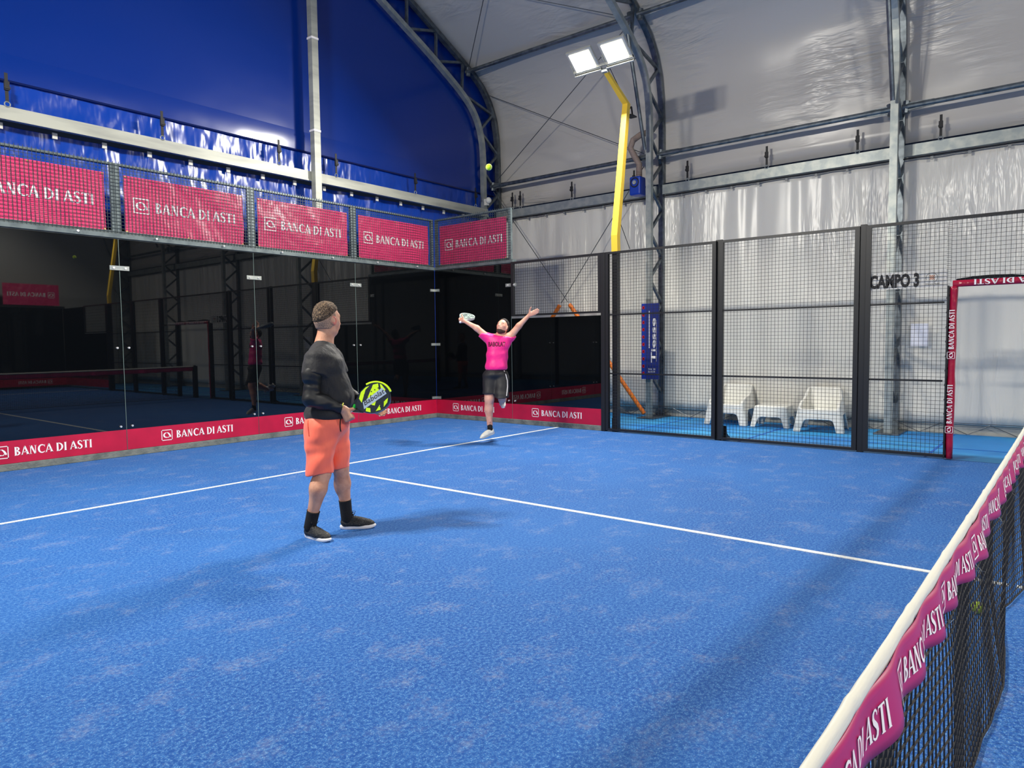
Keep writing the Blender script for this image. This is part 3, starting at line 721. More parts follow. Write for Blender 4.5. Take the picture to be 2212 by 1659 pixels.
# court sign
t = empty('court_sign', (.01, -8.5, 2.25), 'white court sign reading CAMPO 3 tied to the mesh beside the entrance', 'sign')
MB().add([(.012, -8.055, 2.150), (.012, -8.965, 2.152), (.012, -8.965, 2.368), (.012, -8.055, 2.365), (.016, -8.055, 2.150), (.016, -8.965, 2.152), (.016, -8.965, 2.368), (.016, -8.055, 2.365)],
  [(0, 3, 2, 1), (4, 5, 6, 7), (0, 1, 5, 4), (1, 2, 6, 5), (2, 3, 7, 6), (3, 0, 4, 7)]).build('board', mat('white_board', srgb(222, 220, 214), .5), t)
M_INK = mat('black_ink', srgb(24, 22, 28), .6)
font_text('CAMPO 3', .225, lambda a, b: (.0105, -8.085-a, 2.178+b*1.0), 'lettering', M_INK, t, bold=.011, sx=.60)
g = MB(); n = 22
g.tube([(.0105, -8.795-.062*math.cos(a_), 2.272+.062*math.sin(a_)) for a_ in [math.radians(-60+i*14) for i in range(20)]], .0022, 4).build('emblem_ring', M_INK, t)
g = MB()
for i in range(-3, 4):
    for j in range(-3, 4):
        if (i+j) % 2 == 0 and i*i+j*j < 10: c = (-8.80-i*.011, 2.275+j*.011); g.box(.0095, .0115, c[0]-.0055, c[0]+.0055, c[1]-.0055, c[1]+.0055)
g.build('emblem_dots', mat('orange_ink', srgb(206, 120, 70), .6), t)
font_text('We are Padel', .028, lambda a, b: (.0105, -8.725-a, 2.186+b), 'lettering', M_INK, t, shear=.3)

# blue sponsor sign on the second truss
t = empty('sponsor_sign', (2.1, -3.73, 1.5), 'tall blue sign with a white vertical name tied to the floodlight truss', 'sign')
MB().box(2.120, 2.128, -3.55, -3.935, .775, 2.245).build('board', mat('navy_board', srgb(34, 48, 122), .4), t)
MB().box(2.116, 2.1195, -3.552, -3.645, .777, 2.243).build('edge_stripe', mat('bright_blue', srgb(16, 52, 160), .4), t)
redm = mat('red_dot', srgb(222, 30, 50), .5)
for k in range(10):
    z = 2.165-.142*k; g = MB()
    g.box(2.1125, 2.1155, -3.583, -3.615, z-.03, z+.03).box(2.1125, 2.1155, -3.570, -3.628, z-.017, z-.004).box(2.1125, 2.1155, -3.570, -3.628, z+.004, z+.017); g.build('red_mark', redm, t)
font_text('Tiesse', .185, lambda a, b: (2.117, -3.855+b*.72, 1.10+a), 'lettering', M_WHT, t, bold=.004, sx=1.82)
MB().box(2.114, 2.118, -3.716, -3.730, 1.38, 2.10).build('underline', M_WHT, t)
font_text('CONNESSIONI & RETI PER PROFESSIONISTI', .026, lambda a, b: (2.117, -3.885+b*.7, 1.12+a), 'lettering', M_WHT, t, sx=1.6)
font_text('WALTER', .05, lambda a, b: (2.117, -3.70-a, .955+b), 'lettering', M_WHT, t, sx=.8)
font_text('BIANCHI', .05, lambda a, b: (2.117, -3.70-a, .905+b), 'lettering', M_WHT, t, sx=.75)
MB().box(2.114, 2.118, -3.71, -3.88, .872, .882).build('rule', M_WHT, t)
g = MB(); g.grid(lambda a, b: (2.672-.01*a*b, -8.13-.25*a, 1.39+.36*b), 3, 3)
tag(g.build('paper_notice', mat('paper', srgb(235, 235, 245), .7), solid=.002), 'white paper notice on the side curtain beside the entrance', 'paper')

# ------------------------------------------------------------------ light poles
def light_pole(x, y, s, label, gp):
    """s = +1: on the right fence, lamps towards the court (-x)"""
    t = empty('light_pole', (x+.08*s, y, 0), label, 'light pole', 'yellow light poles')
    def X(d): return x + s*d
    g = MB(); g.bar((X(.10), y, 0), (X(.10), y, 3.0), .10, .09, up=(0, 1, 0)); g.build('lower_mast', M_BLK, t)
    P = [(X(.10), y, 3.0), (X(.09), y, 3.27), (X(.45), y, 5.50), (X(-.22), y, 5.86)]
    W = [(.085, .10), (.085, .10), (.085, .085), (.05, .06)]
    g = MB(); vs = []
    for i, p in enumerate(P):
        a = Vector(P[max(i-1, 0)]); b = Vector(P[min(i+1, 3)]); d = (b-a).normalized(); side = Vector((0, 1, 0)); nn = d.cross(side)
        if i == 1: pass
        for k, l in ((-1, -1), (1, -1), (1, 1), (-1, 1)): vs.append(Vector(p)+nn*k*W[i][0]/2*1.15+side*l*W[i][1]/2*1.15)
    g.add(vs, [(i*4+k, i*4+(k+1) % 4, i*4+4+(k+1) % 4, i*4+4+k) for i in range(3) for k in range(4)]+[(3, 2, 1, 0), (12, 13, 14, 15)])
    g.build('mast', M_YEL, t)
    MB().tube([(X(.56), y, 3.1), (X(.2), y+.02, 3.6), (X(.50), y-.02, 5.45), (X(-.15), y-.02, 5.95)], .006, 5).build('supply_cable', M_STRAP, t)
    MB().tube([(X(-.22), y-.05, 5.86), (X(-.22), y+.05, 5.86)], .04, 10).build('end_joint', M_GALV, t)
    MB().bar((X(-.30), y-.55, 5.93), (X(-.30), y+.55, 5.93), .035).build('crossbar', M_LAMPB, t)
    g = MB(); g.bar((X(.48), y, 5.40), (X(.62), y-.0, 5.50), .02).bar((X(.62), y, 5.50), (X(.66), y, 5.36), .02).box(X(.52), X(.70), y-.06, y+.06, 5.33, 5.35); g.build('bracket', M_STRAP, t)
    for k in (-1, 1):
        c = Vector((X(-.42), y+k*.30, 6.02)); ang = math.radians(-38)*s
        L = empty('floodlight', c, ('lit square floodlight, the '+('left' if k == 1 else 'right')+' one on the '+gp), 'floodlight', 'floodlights')
        R_ = Matrix.Rotation(-ang if True else 0, 3, 'Y')   # tilt the face towards the court
        def W_(a, b, z): 
            v = R_ @ Vector((a, b, z)); return c+v
        def bx(a0, a1, b0, b1, z0, z1):
            g = MB(); g.add([W_(a, b, z) for z in (z0, z1) for a, b in ((a0, b0), (a1, b0), (a1, b1), (a0, b1))], [(0, 3, 2, 1), (4, 5, 6, 7), (0, 1, 5, 4), (1, 2, 6, 5), (2, 3, 7, 6), (3, 0, 4, 7)]); return g
        # local z- is the lit side; tilt: face looks down and towards the court
        hs = bx(-.20, .20, -.235, .235, .0, .05).build('housing', M_LAMPB, L, bevel=.008)
        bx(-.155, .155, -.185, .185, -.012, -.001).build('lens', M_LED, L)
        for j in range(7): bx(-.17, .17, -.20+.066*j, -.193+.066*j, .05, .09).build('cooling_fin', M_LAMPB, hs)
        bx(.205, .225, -.25, .25, -.03, .03).build('yoke', M_LAMPB, L)
        for kk in (-1, 1): bx(.0, .22, kk*.245-.005, kk*.245+.005, -.01, .03).build('side_arm', M_LAMPB, L)
        la = bpy.data.lights.new('floodlight_beam', 'AREA'); la.shape = 'RECTANGLE'; la.size = .29; la.size_y = .35; la.energy = LAMP_POWER; la.color = LAMP_COLOR[:3]
        lo = bpy.data.objects.new('floodlight_beam', la); COL.objects.link(lo)
        p_ = W_(0, 0, -.02); m3 = R_.to_4x4(); m3.translation = p_; lo.matrix_world = m3
        mw = lo.matrix_world.copy(); lo.parent = L; lo.matrix_parent_inverse = Matrix.Translation(c).inverted()
light_pole(0, -4.18, 1, 'bent yellow light pole rising from the side fence', 'yellow pole above the side fence')
light_pole(0, -16.0, 1, 'yellow light pole beyond the net, seen only in the glass', 'far right yellow pole')
light_pole(-10, -4.18, -1, 'yellow light pole on the left side out of frame', 'left yellow pole out of frame')
light_pole(-10, -16.0, -1, 'far yellow light pole on the left side', 'far left yellow pole')
# ================================================================== PEOPLE (grown as smooth distance fields)
A_ = np.array
def nrm(v): v = np.asarray(v, float); return v/np.linalg.norm(v)
def cap(a, b, ra, rb=None): return ('c', A_(a, float), A_(b, float), ra, ra if rb is None else rb)
def ell(c, r, axes=None): return ('e', A_(c, float), A_(r, float), np.eye(3) if axes is None else np.array(axes, float))
def ev1(p, P):
    if p[0] == 'c':
        a, b, ra, rb = p[1:]; ab = b-a; l2 = max(ab@ab, 1e-9); t = np.clip((P-a)@ab/l2, 0, 1)
        return np.linalg.norm(P-a-t[:, None]*ab, axis=1) - (ra+(rb-ra)*t)
    c, r, ax = p[1:]; Q = (P-c)@ax.T
    k0 = np.linalg.norm(Q/r, axis=1); k1 = np.linalg.norm(Q/(r*r), axis=1)
    return np.where(k1 > 1e-9, k0*(k0-1)/np.maximum(k1, 1e-9), -r.min())
def sm(prims, P, k):
    out = None
    D = np.stack([ev1(p, P) for p in prims]); m = D.min(0)
    return m - k*np.log(np.exp(-(D-m)/k).sum(0))
def smin2(a, b, k): m = np.minimum(a, b); return m - k*np.log(np.exp(-(a-m)/k)+np.exp(-(b-m)/k))
def smax2(a, b, k): return -smin2(-a, -b, k)
def folds(P, amp, s=1.0, seed=0):
    x, y, z = P[:, 0]*s, P[:, 1]*s, P[:, 2]*s
    return amp*(np.sin(23*x+9*np.sin(11*z+seed)+5*y)*.5 + np.sin(31*z+7*np.sin(17*x+13*y+seed))*.35 + np.sin(47*(x+y)*.7-29*z+seed)*.25)
def nets(fn, lo, hi, h, name, m, parent, smooth=True):
    lo = A_(lo, float); hi = A_(hi, float); C = 4; H = h*C
    n = np.ceil((hi-lo)/H).astype(int)+1
    ax = [lo[i]+H*np.arange(n[i]+1) for i in range(3)]
    X = np.stack(np.meshgrid(*ax, indexing='ij'), -1); D = fn(X.reshape(-1, 3)).reshape(X.shape[:3])
    F = np.repeat(np.repeat(np.repeat(D, C, 0), C, 1), C, 2)[:n[0]*C+1, :n[1]*C+1, :n[2]*C+1].astype(np.float32)
    act = np.zeros(tuple(n), bool)
    for a in (0, 1):
        for b in (0, 1):
            for c in (0, 1): act |= np.abs(D[a:n[0]+a, b:n[1]+b, c:n[2]+c]) < H*1.5
    FA = np.zeros(F.shape, bool); R_ = np.repeat(np.repeat(np.repeat(act, C, 0), C, 1), C, 2)
    for a in (0, 1):
        for b in (0, 1):
            for c in (0, 1): FA[a:R_.shape[0]+a, b:R_.shape[1]+b, c:R_.shape[2]+c] |= R_
    I = np.argwhere(FA); V = np.empty(len(I), np.float32)
    for s in range(0, len(I), 200000): V[s:s+200000] = fn(lo+h*I[s:s+200000])
    F[FA] = V
    Sg = F < 0; cnt = sum(Sg[a:Sg.shape[0]-1+a, b:Sg.shape[1]-1+b, c:Sg.shape[2]-1+c].astype(np.int8) for a in (0, 1) for b in (0, 1) for c in (0, 1))
    cells = np.argwhere((cnt > 0) & (cnt < 8)); idx = -np.ones(cnt.shape, int); idx[tuple(cells.T)] = np.arange(len(cells))
    acc = np.zeros((len(cells), 3)); w = np.zeros(len(cells)); cor = [(a, b, c) for a in (0, 1) for b in (0, 1) for c in (0, 1)]
    for i in range(8):
        for j in range(i+1, 8):
            a, b = A_(cor[i]), A_(cor[j])
            if np.abs(a-b).sum() != 1: continue
            fa = F[tuple((cells+a).T)]; fb = F[tuple((cells+b).T)]; mk = (fa < 0) != (fb < 0)
            t = np.where(mk, fa/np.where(mk, fa-fb, 1), 0); acc += np.where(mk[:, None], a+t[:, None]*(b-a), 0); w += mk
    vs = lo + h*(cells + acc/w[:, None]); fs = []
    for d in range(3):
        e = [0, 0, 0]; e[d] = 1; s0 = Sg[tuple(slice(0, Sg.shape[k]-e[k]) for k in range(3))]; s1 = Sg[tuple(slice(e[k], None) for k in range(3))]
        E_ = np.argwhere(s0 != s1); o1, o2 = (d+1) % 3, (d+2) % 3
        ok = (E_[:, o1] > 0) & (E_[:, o2] > 0) & (E_[:, o1] < cnt.shape[o1]) & (E_[:, o2] < cnt.shape[o2]) & (E_[:, d] < cnt.shape[d]); E_ = E_[ok]
        u1 = np.zeros(3, int); u1[o1] = 1; u2 = np.zeros(3, int); u2[o2] = 1
        qd = np.stack([idx[tuple((E_-u1-u2).T)], idx[tuple((E_-u2).T)], idx[tuple(E_.T)], idx[tuple((E_-u1).T)]], 1)
        fl_ = ~s0[tuple(E_.T)]; qd[fl_] = qd[fl_][:, ::-1]; fs.append(qd)
    fs = np.concatenate(fs); fs = fs[(fs >= 0).all(1)]
    me = bpy.data.meshes.new(name); me.from_pydata(vs.tolist(), [], fs.tolist()); me.update(); me.materials.append(m)
    if smooth: me.shade_smooth()
    o = bpy.data.objects.new(name, me); COL.objects.link(o)
    if parent is not None: o.parent = parent; o.matrix_parent_inverse = parent_inv(parent)
    return o
def bounds(prims, pad=.03):
    lo = np.full(3, 9e9); hi = -lo
    for p in prims:
        if p[0] == 'c':
            for c, r in ((p[1], p[3]), (p[2], p[4])): lo = np.minimum(lo, c-r); hi = np.maximum(hi, c+r)
        else: lo = np.minimum(lo, p[1]-p[2].max()); hi = np.maximum(hi, p[1]+p[2].max())
    return lo-pad, hi+pad
def hand(W, d, n, t, curl, sc=1.0, thumb=(.5, .75, .35)):
    """W wrist, d towards the knuckles, n the palm side, t the thumb side"""
    d = nrm(d); n = nrm(n-d*(n@d)); t = nrm(t-d*(t@d)-n*(t@n)); out = []
    for off, L, r, c in zip((.028, .0095, -.0095, -.027), (.074, .083, .076, .060), (.0098, .0098, .0092, .0082), curl):
        K = W + sc*(d*.088 + t*off - n*.004*abs(off)*30); out.append(cap(W+sc*(d*.012+t*off*.6), K, .016*sc, .0125*sc))
        a = 0; p = K
        for k, (fr, rr) in enumerate(((.45, 1), (.31, .92), (.24, .82))):
            a += math.radians(c[k]); e = p + sc*L*fr*(d*math.cos(a)+n*math.sin(a)); out.append(cap(p, e, r*rr*sc, r*rr*.93*sc)); p = e
    b = W + sc*(d*.022+t*.024+n*.006); v1 = nrm(d*thumb[0]+t*thumb[1]+n*thumb[2]); e = b+v1*.045*sc; v2 = nrm(v1*.7+d*.5+n*.45); f = e+v2*.032*sc
    out += [cap(b, e, .0155*sc, .0118*sc), cap(e, f, .0115*sc, .0095*sc), cap(f, f+v2*.022*sc, .0098*sc, .0085*sc)]
    return out
def head(c, F, U, sc=1.0):
    F = nrm(F); U = nrm(U-F*(U@F)); Sd = np.cross(F, U); ax = [F, Sd, U]
    P = [ell(c+sc*(-F*.008+U*.012), A_((.100, .079, .105))*sc, ax), ell(c+sc*(F*.026-U*.050), A_((.068, .061, .072))*sc, ax), ell(c+sc*(F*.045-U*.098), A_((.040, .038, .026))*sc, ax),
         cap(c+sc*(F*.088+U*.008), c+sc*(F*.112-U*.034), .009*sc, .0135*sc), cap(c+sc*(F*.074+Sd*.034+U*.022), c+sc*(F*.074-Sd*.034+U*.022), .014*sc),
         cap(c+sc*(F*.086+Sd*.016-U*.066), c+sc*(F*.086-Sd*.016-U*.066), .0085*sc), cap(c+sc*(F*.092-U*.058+Sd*.012), c+sc*(F*.092-U*.058-Sd*.012), .007*sc),
         cap(c+sc*(F*.058+Sd*.042-U*.022), c+sc*(F*.058-Sd*.042-U*.022), .020*sc),
         cap(c+sc*(F*.0+Sd*.045-U*.085), c+sc*(F*.045+Sd*.02-U*.105), .018*sc), cap(c+sc*(F*.0-Sd*.045-U*.085), c+sc*(F*.045-Sd*.02-U*.105), .018*sc)]
    ears = []
    for s in (-1, 1):
        q_ = c+sc*(Sd*s*.081-F*.006-U*.016)
        ears += [ell(q_, A_((.019, .008, .031))*sc, [nrm(F*.95-Sd*s*.0+U*.1), nrm(Sd+F*s*-.35), U]), cap(q_-U*.018*sc, q_-U*.028*sc+F*.006*sc, .008*sc)]
    return P, ears, (F, Sd, U)
def face_parts(c, F, Sd, U, sc, parent, eye=True, brow_m=None):
    ew = mat('eye_white', srgb(235, 232, 228), .3); iris = mat('iris_dark', srgb(40, 26, 20), .2)
    for s in (-1, 1):
        p = c+sc*(F*.078+Sd*s*.032-U*.004)
        MB().sphere(p, .0125*sc).build('eye', ew, parent, smooth=True); MB().sphere(p+F*.0095*sc, .006*sc).build('iris', iris, parent, smooth=True)
        if brow_m: MB().tube([p+sc*(F*.012+U*.022-Sd*s*.016), p+sc*(F*.014+U*.027), p+sc*(F*.006+U*.022+Sd*s*.020)], .0035*sc, 6).build('eyebrow', brow_m, parent)
    MB().tube([c+sc*(F*.095-U*.0625+Sd*.022), c+sc*(F*.100-U*.061), c+sc*(F*.095-U*.0625-Sd*.022)], .0035*sc, 6).build('mouth', mat('lips', srgb(160, 88, 82), .5), parent)
def trace(fn, P0, d, far=1.0, off=.003):
    p = A_(P0, float).copy(); d = nrm(d)
    for _ in range(40):
        v = float(fn(p[None])[0])
        if v < .0005: break
        p = p+d*v*.8
    return p-d*off
def shoe(parent, heel, toe, up, L, upper_m, sole_m, lace_m, trim_m, name='shoe', side=1):
    heel = A_(heel, float); x = nrm(A_(toe, float)-heel); z = nrm(up-x*(A_(up)@x)); y = np.cross(z, x); k = L/.30
    W = lambda a, b, c: heel+k*(x*a+y*b*side+z*c)
    t = bpy.data.objects.new(name, None); COL.objects.link(t); t.empty_display_size = .05; t.parent = parent; t.matrix_parent_inverse = parent_inv(parent); t.location = Vector([float(c) for c in heel])
    pr = [cap(W(.042, 0, .060), W(.05, 0, .085), .036*k, .034*k), cap(W(.05, 0, .045), W(.16, .0, .045), .036*k, .042*k), cap(W(.16, .004, .042), W(.238, .010, .035), .043*k, .036*k), cap(W(.238, .012, .033), W(.262, .010, .030), .036*k, .028*k),
          cap(W(.085, 0, .095), W(.20, .004, .055), .028*k, .030*k), cap(W(.022, 0, .095), W(.03, 0, .07), .014*k, .024*k)]
    def fn(P):
        Q = P-heel; c = Q@z/k; a = Q@x/k
        d = sm(pr, P, .008)
        d = smax2(d, (.024-c)*k, .003)
        top = .098+.015*np.clip((a-.07)/.05, 0, 1)-.018*np.exp(-((a-.055)/.022)**2)+.012*np.exp(-((a-.015)/.012)**2)
        return smax2(d, (c-top)*k, .004)
    nets(fn, *bounds(pr), .0042, 'upper', upper_m, t)
    # sole: outline with a curved, thick midsole
    g = MB(); out = []
    n = 28
    for i in range(n):
        a_ = 2*PI*i/n; cx = .147+.152*math.cos(a_); hw = .036+.012*max(0, math.cos(a_))-.006*math.exp(-((cx-.11)/.04)**2); cy = hw*math.copysign(abs(math.sin(a_))**.75, math.sin(a_))+.006*max(0, cx-.12)/.15
        out.append((cx, cy))
    vs = []
    for lv, (zz, sc_) in enumerate(((.0, .93), (.006, 1.0), (.022, 1.02), (.030, .97), (.034, .80))):
        for cx, cy in out: vs.append(W(.147+(cx-.147)*sc_, cy*sc_, zz+(.012 if lv > 1 else 0)*max(0, 1-abs(cx-.03)/.09)+(.010*max(0, (cx-.24)/.06)**2 if lv < 2 else .004*max(0, (cx-.24)/.06))))
    g.add(vs, [(l*n+i, l*n+(i+1) % n, (l+1)*n+(i+1) % n, (l+1)*n+i) for l in range(4) for i in range(n)]+[tuple(range(n))[::-1], tuple(range(4*n, 5*n))])
    g.build('sole', sole_m, t, smooth=True)
    g = MB(); pts = []
    for i in range(25):
        a_ = 2*PI*i/24; aa = .055+.038*math.cos(a_); top = .098+.015*min(1, max(0, (aa-.07)/.05))-.018*math.exp(-((aa-.055)/.022)**2)+.012*math.exp(-((aa-.015)/.012)**2)
        pts.append(W(aa, .031*math.sin(a_), top))
    g.tube(pts, .0042*k, 6, cap=False).build('collar_trim', trim_m, t)
    g = MB()
    for j in range(5):
        a0 = .105+.022*j; zt = .122-.0145*j-.004*j*j*.3
        g.tube([W(a0-.006, -.024, zt-.016), W(a0, 0, zt+.004), W(a0+.006, .024, zt-.016)], .0028*k, 5)
        g.tube([W(a0+.006, -.024, zt-.016), W(a0, 0, zt+.006), W(a0-.006, .024, zt-.016)], .0028*k, 5)
    for s in (-1, 1): g.tube([W(.10, 0, .128), W(.105, s*.02, .15), W(.125, s*.038, .142), W(.118, s*.02, .125), W(.10, 0, .126)], .0026*k, 5)
    g.build('lace', lace_m, t)
    return t

def skin_mat(name, c, c2):
    m = mat(name, c, .5, var=(14, c2, .4, .65), bump=(120, .15)); m.node_tree.nodes['Principled BSDF'].inputs['Subsurface Weight'].default_value = .03
    m.node_tree.nodes['Principled BSDF'].inputs['Subsurface Radius'].default_value = (.012, .005, .003); return m
# ------------------------------------------------------------------ the player in black with coral shorts
D1 = 5.60
def J(u, v, dd=0.0): return at(u, v, D1+dd)
HF = nrm(A_((cf[0], cf[1], 0))); HR = nrm(A_((cr[0], cr[1], 0))); UP = A_((0, 0, 1.0))
hip_y = J(708, 915)
p1 = empty('person', (J(708, 1155)[0], J(708, 1155)[1], 0), 'man in a black shirt and coral shorts, turned away, holding a green racket', 'person')
SK1 = skin_mat('tanned_skin', srgb(206, 154, 126), srgb(188, 132, 104))
M_BSH = mat('black_jersey', srgb(34, 34, 37), .72, spec=.35, bump=((11, 11, 7), .8, 3, .025), sheen=.1)
M_BSL = mat('black_sleeve', srgb(14, 16, 20), .55)
M_CORAL = mat('coral_cloth', srgb(255, 112, 84), .6, bump=((14, 14, 3), .5, 3, .02), sheen=.2)
M_SOCK = mat('black_sock', srgb(12, 12, 14), .85, bump=(200, .3))
fd = nrm(HR*.93+HF*.36)            # the way the chest faces
sd = nrm(np.cross(fd, UP))         # his right side, towards the camera
tx = [fd, sd, UP]
chest = [ell(J(699, 793), (.128, .188, .135), tx), ell(J(712, 832), (.152, .175, .13), tx), ell(J(718, 858), (.160, .172, .115), tx), ell(J(707, 892), (.158, .178, .11), tx), ell(J(694, 768), (.085, .17, .07), tx),
         ell(J(716, 790, -.02), (.085, .13, .09), tx)]
pelvis = [ell(J(707, 915), (.158, .178, .12), tx)]
neck = [cap(J(697, 752), J(705, 716), .070, .066), cap(J(688, 762, -.09), J(699, 742, 0), .05, .055), cap(J(712, 760, .10), J(703, 742, 0), .05, .055)]
hc = J(706, 688)
hF = nrm(HR*.60+HF*.80-UP*.03)
hp, hears, (F_, S_, U_) = head(hc, hF, UP, 1.06)
# arms
sR, eR, wR = J(681, 778, -.155), J(671, 862, -.20), J(743, 884, -.14)
sL, eL, wL = J(719, 772, .17), J(748, 846, .22), J(797, 878, .06)
armR = [cap(sR, eR, .064, .052), cap(sR, J(672, 812, -.2), .068, .062), cap(eR, J(700, 868, -.19), .050, .050), cap(J(695, 868, -.19), wR, .050, .030)]
armL = [cap(sL, eL, .062, .046), cap(eL, wL, .045, .028)]
H1 = nrm(J(797, 868, -.10)-J(729, 900, -.10))
dR = nrm(cr*.50-cu*.86)
hR = hand(wR+dR*.0-cr*.004, dR, cf, H1, [(78, 88, 60), (80, 90, 62), (82, 92, 62), (86, 92, 62)], 1.0, (.25, .75, .6))
dL = nrm(cr*.92-cu*.38)
hL = hand(wL, dL, -cf, cu, [(12, 18, 12), (10, 16, 12), (10, 18, 12), (14, 20, 14)], .95, (.6, .7, .1))
# legs
def gp_(u, v):
    d = cf + cr*(u-CX)/FPX - cu*(v-CY)/FPX; return CAM+d*(-CAM[2]/d[2])
fR = gp_(661, 1160); fL = gp_(736, 1143)
ANR = fR+nrm(gp_(711, 1172)-fR)*.052+UP*.10; ANL = fL+nrm(gp_(806, 1139.5)-fL)*.052+UP*.10
hipR, knR, anR = J(691, 925, -.09), J(697, 1022, -.10), ANR
hipL, knL, anL = J(722, 925, .09), J(736, 1010, .10), ANL
legs = [cap(hipR, knR, .098, .064), cap(knR, J(688, 1056, -.13), .060, .064), cap(J(688, 1056, -.13), anR, .060, .034), ell(J(684, 1056, -.13), (.050, .055, .10), tx), cap(anR, anR-UP*.05, .036, .030),
        cap(hipL, knL, .096, .062), cap(knL, J(741, 1044, .14), .060, .060), cap(J(741, 1044, .14), anL, .056, .034), ell(J(735, 1046, .14), (.048, .052, .09), tx), cap(anL, anL-UP*.05, .036, .030)]
SOCK_R = anR+(J(688, 1060, -.13)-anR)*.42; SOCK_L = anL+(J(741, 1046, .14)-anL)*.52
body = chest+pelvis+neck+hp+armR+armL+legs
fine = hears
def f_body(P):
    d = sm(body, P, .010); d = smin2(d, sm(fine, P, .004), .004)
    return smin2(d, sm(hR+hL, P, .0035), .005)
lo, hi = bounds(body+hR+hL)
nets(f_body, lo, hi, .0065, 'body', SK1, p1)
# hair
HM1 = mat('short_brown_hair', srgb(58, 44, 34), .8, var=(130, srgb(150, 124, 96), .46, .68), bump=(170, 1.0, 3, .01))
def f_line(P):
    Q = P-hc; a = Q@F_; b = Q@U_
    return .034 - b + .60*np.clip(a, -.01, 1) - .42*np.clip(-a, 0, .1)*1.6
def f_hair1(P):
    Q = P-hc; a = Q@F_; b = Q@U_; c = Q@S_
    e = ev1(ell(hc+1.06*(-F_*.008+U_*.014), A_((.1065, .0835, .112))*1.06, [F_, S_, U_]), P)
    e = e - .0022*np.sin(150*a+3*np.sin(110*c))*np.sin(170*b+2) - .0022*np.sin(230*(a+c))*np.sin(210*(b-a)) - .006*np.clip((b-.05)/.05, 0, 1)
    return smax2(e, f_line(P), .006)
nets(f_hair1, hc-.17, hc+.17, .0042, 'hair', HM1, p1)
FD1 = mat('faded_hair', srgb(172, 138, 116), .8, var=(130, srgb(128, 108, 94), .45, .6))
def f_fade(P):
    Q = P-hc; a = Q@F_; b = Q@U_
    d = f_body(P)-.0022
    return smax2(smax2(d, a-.012+ .3*np.clip(-b, 0, .1), .002), smax2(-.072-b+.35*np.clip(a+.03, 0, .1), b-.06, .002), .002)
def f_fade_(P):
    Q = P-hc; a = Q@F_; b = Q@U_; c = Q@S_
    e = smin2(ev1(hp[0], P), sm(neck, P, .01), .02)-.0035
    r = smax2(smax2(a-.026+.25*np.clip(-b, 0, .1), -.085-b+.9*np.clip(a+.02, 0, .1), .004), b-.06, .004)
    return smax2(smax2(e, r, .003), -.006-f_line(P), .002)
nets(f_fade_, hc-.15, hc+.15, .0045, 'faded_sides', FD1, p1)
face_parts(hc, F_, S_, U_, 1.06, p1, brow_m=HM1)
M_EAR = mat('flushed_skin', srgb(214, 122, 104), .45)
for s_ in (-1, 1):
    q_ = hc+1.06*(S_*s_*.083-F_*.004-U_*.014); eo = [nrm(F_*.9+U_*.12), nrm(S_+F_*s_*-.55), U_]
    ep = [ell(q_, (.022, .009, .034), eo), cap(q_-U_*.018, q_-U_*.032+F_*.008, .009)]; pit = ell(q_+S_*s_*.012+F_*.003, (.011, .008, .018), eo)
    nets(lambda P: smax2(sm(ep, P, .004), -ev1(pit, P), .003), q_-.06, q_+.06, .0035, 'ear', M_EAR, p1)
# long sleeves
def cutp(p, n): return lambda P: (P-p)@nrm(n)
slv = [cap(sR, eR, .070, .058), cap(sR, J(672, 812, -.2), .074, .070), cap(eR, J(700, 868, -.19), .057, .056), cap(J(695, 868, -.19), wR, .056, .036)]
c1 = cutp(J(740, 881, -.14), wR-eR)
def f_slR(P): return smax2(sm(slv, P, .008)-.001-folds(P, .0035, 1.4), c1(P), .002)
nets(f_slR, *bounds(slv), .0062, 'long_sleeve', M_BSL, p1)
slv2 = [cap(sL, eL, .068, .054), cap(eL, wL, .052, .035)]
c2 = cutp(J(790, 874, .07), wL-eL)
nets(lambda P: smax2(sm(slv2, P, .008)-folds(P, .003, 1.4, 2), c2(P), .002), *bounds(slv2), .0062, 'long_sleeve', M_BSL, p1)
# shirt
shirt = [(p[0], p[1], p[2]+.014, p[3]) for p in chest] + [cap(J(688, 764, -.09), J(699, 748, 0), .062, .068), cap(J(712, 762, .10), J(703, 748, 0), .062, .068), ell(J(707, 897), (.166, .186, .07), tx)]
sl_r = [cap(sR, J(674, 840, -.2), .084, .100)]; sl_l = [cap(sL, J(738, 825, .2), .078, .080)]
cR = cutp(J(674, 808, -.2), eR-sR+0.02*fd); cL = cutp(J(733, 808, .2), eL-sL)
nk = nrm(UP*.86+fd*.32-sd*.0); cN = cutp(J(704, 737), nk); cH = cutp(J(708, 902), -UP)
def f_shirt(P):
    d = sm(shirt, P, .022)+.006
    d = smin2(d, smax2(sm(sl_r, P, .01), cR(P), .003), .02); d = smin2(d, smax2(sm(sl_l, P, .01), cL(P), .003), .02)
    d = d-folds(P, .0028, .8)-.001
    d = smax2(d, cN(P), .003); return smax2(d, cH(P), .003)
shirt_o = nets(f_shirt, *bounds(shirt+sl_r+sl_l, .04), .0062, 'black_shirt', M_BSH, p1)
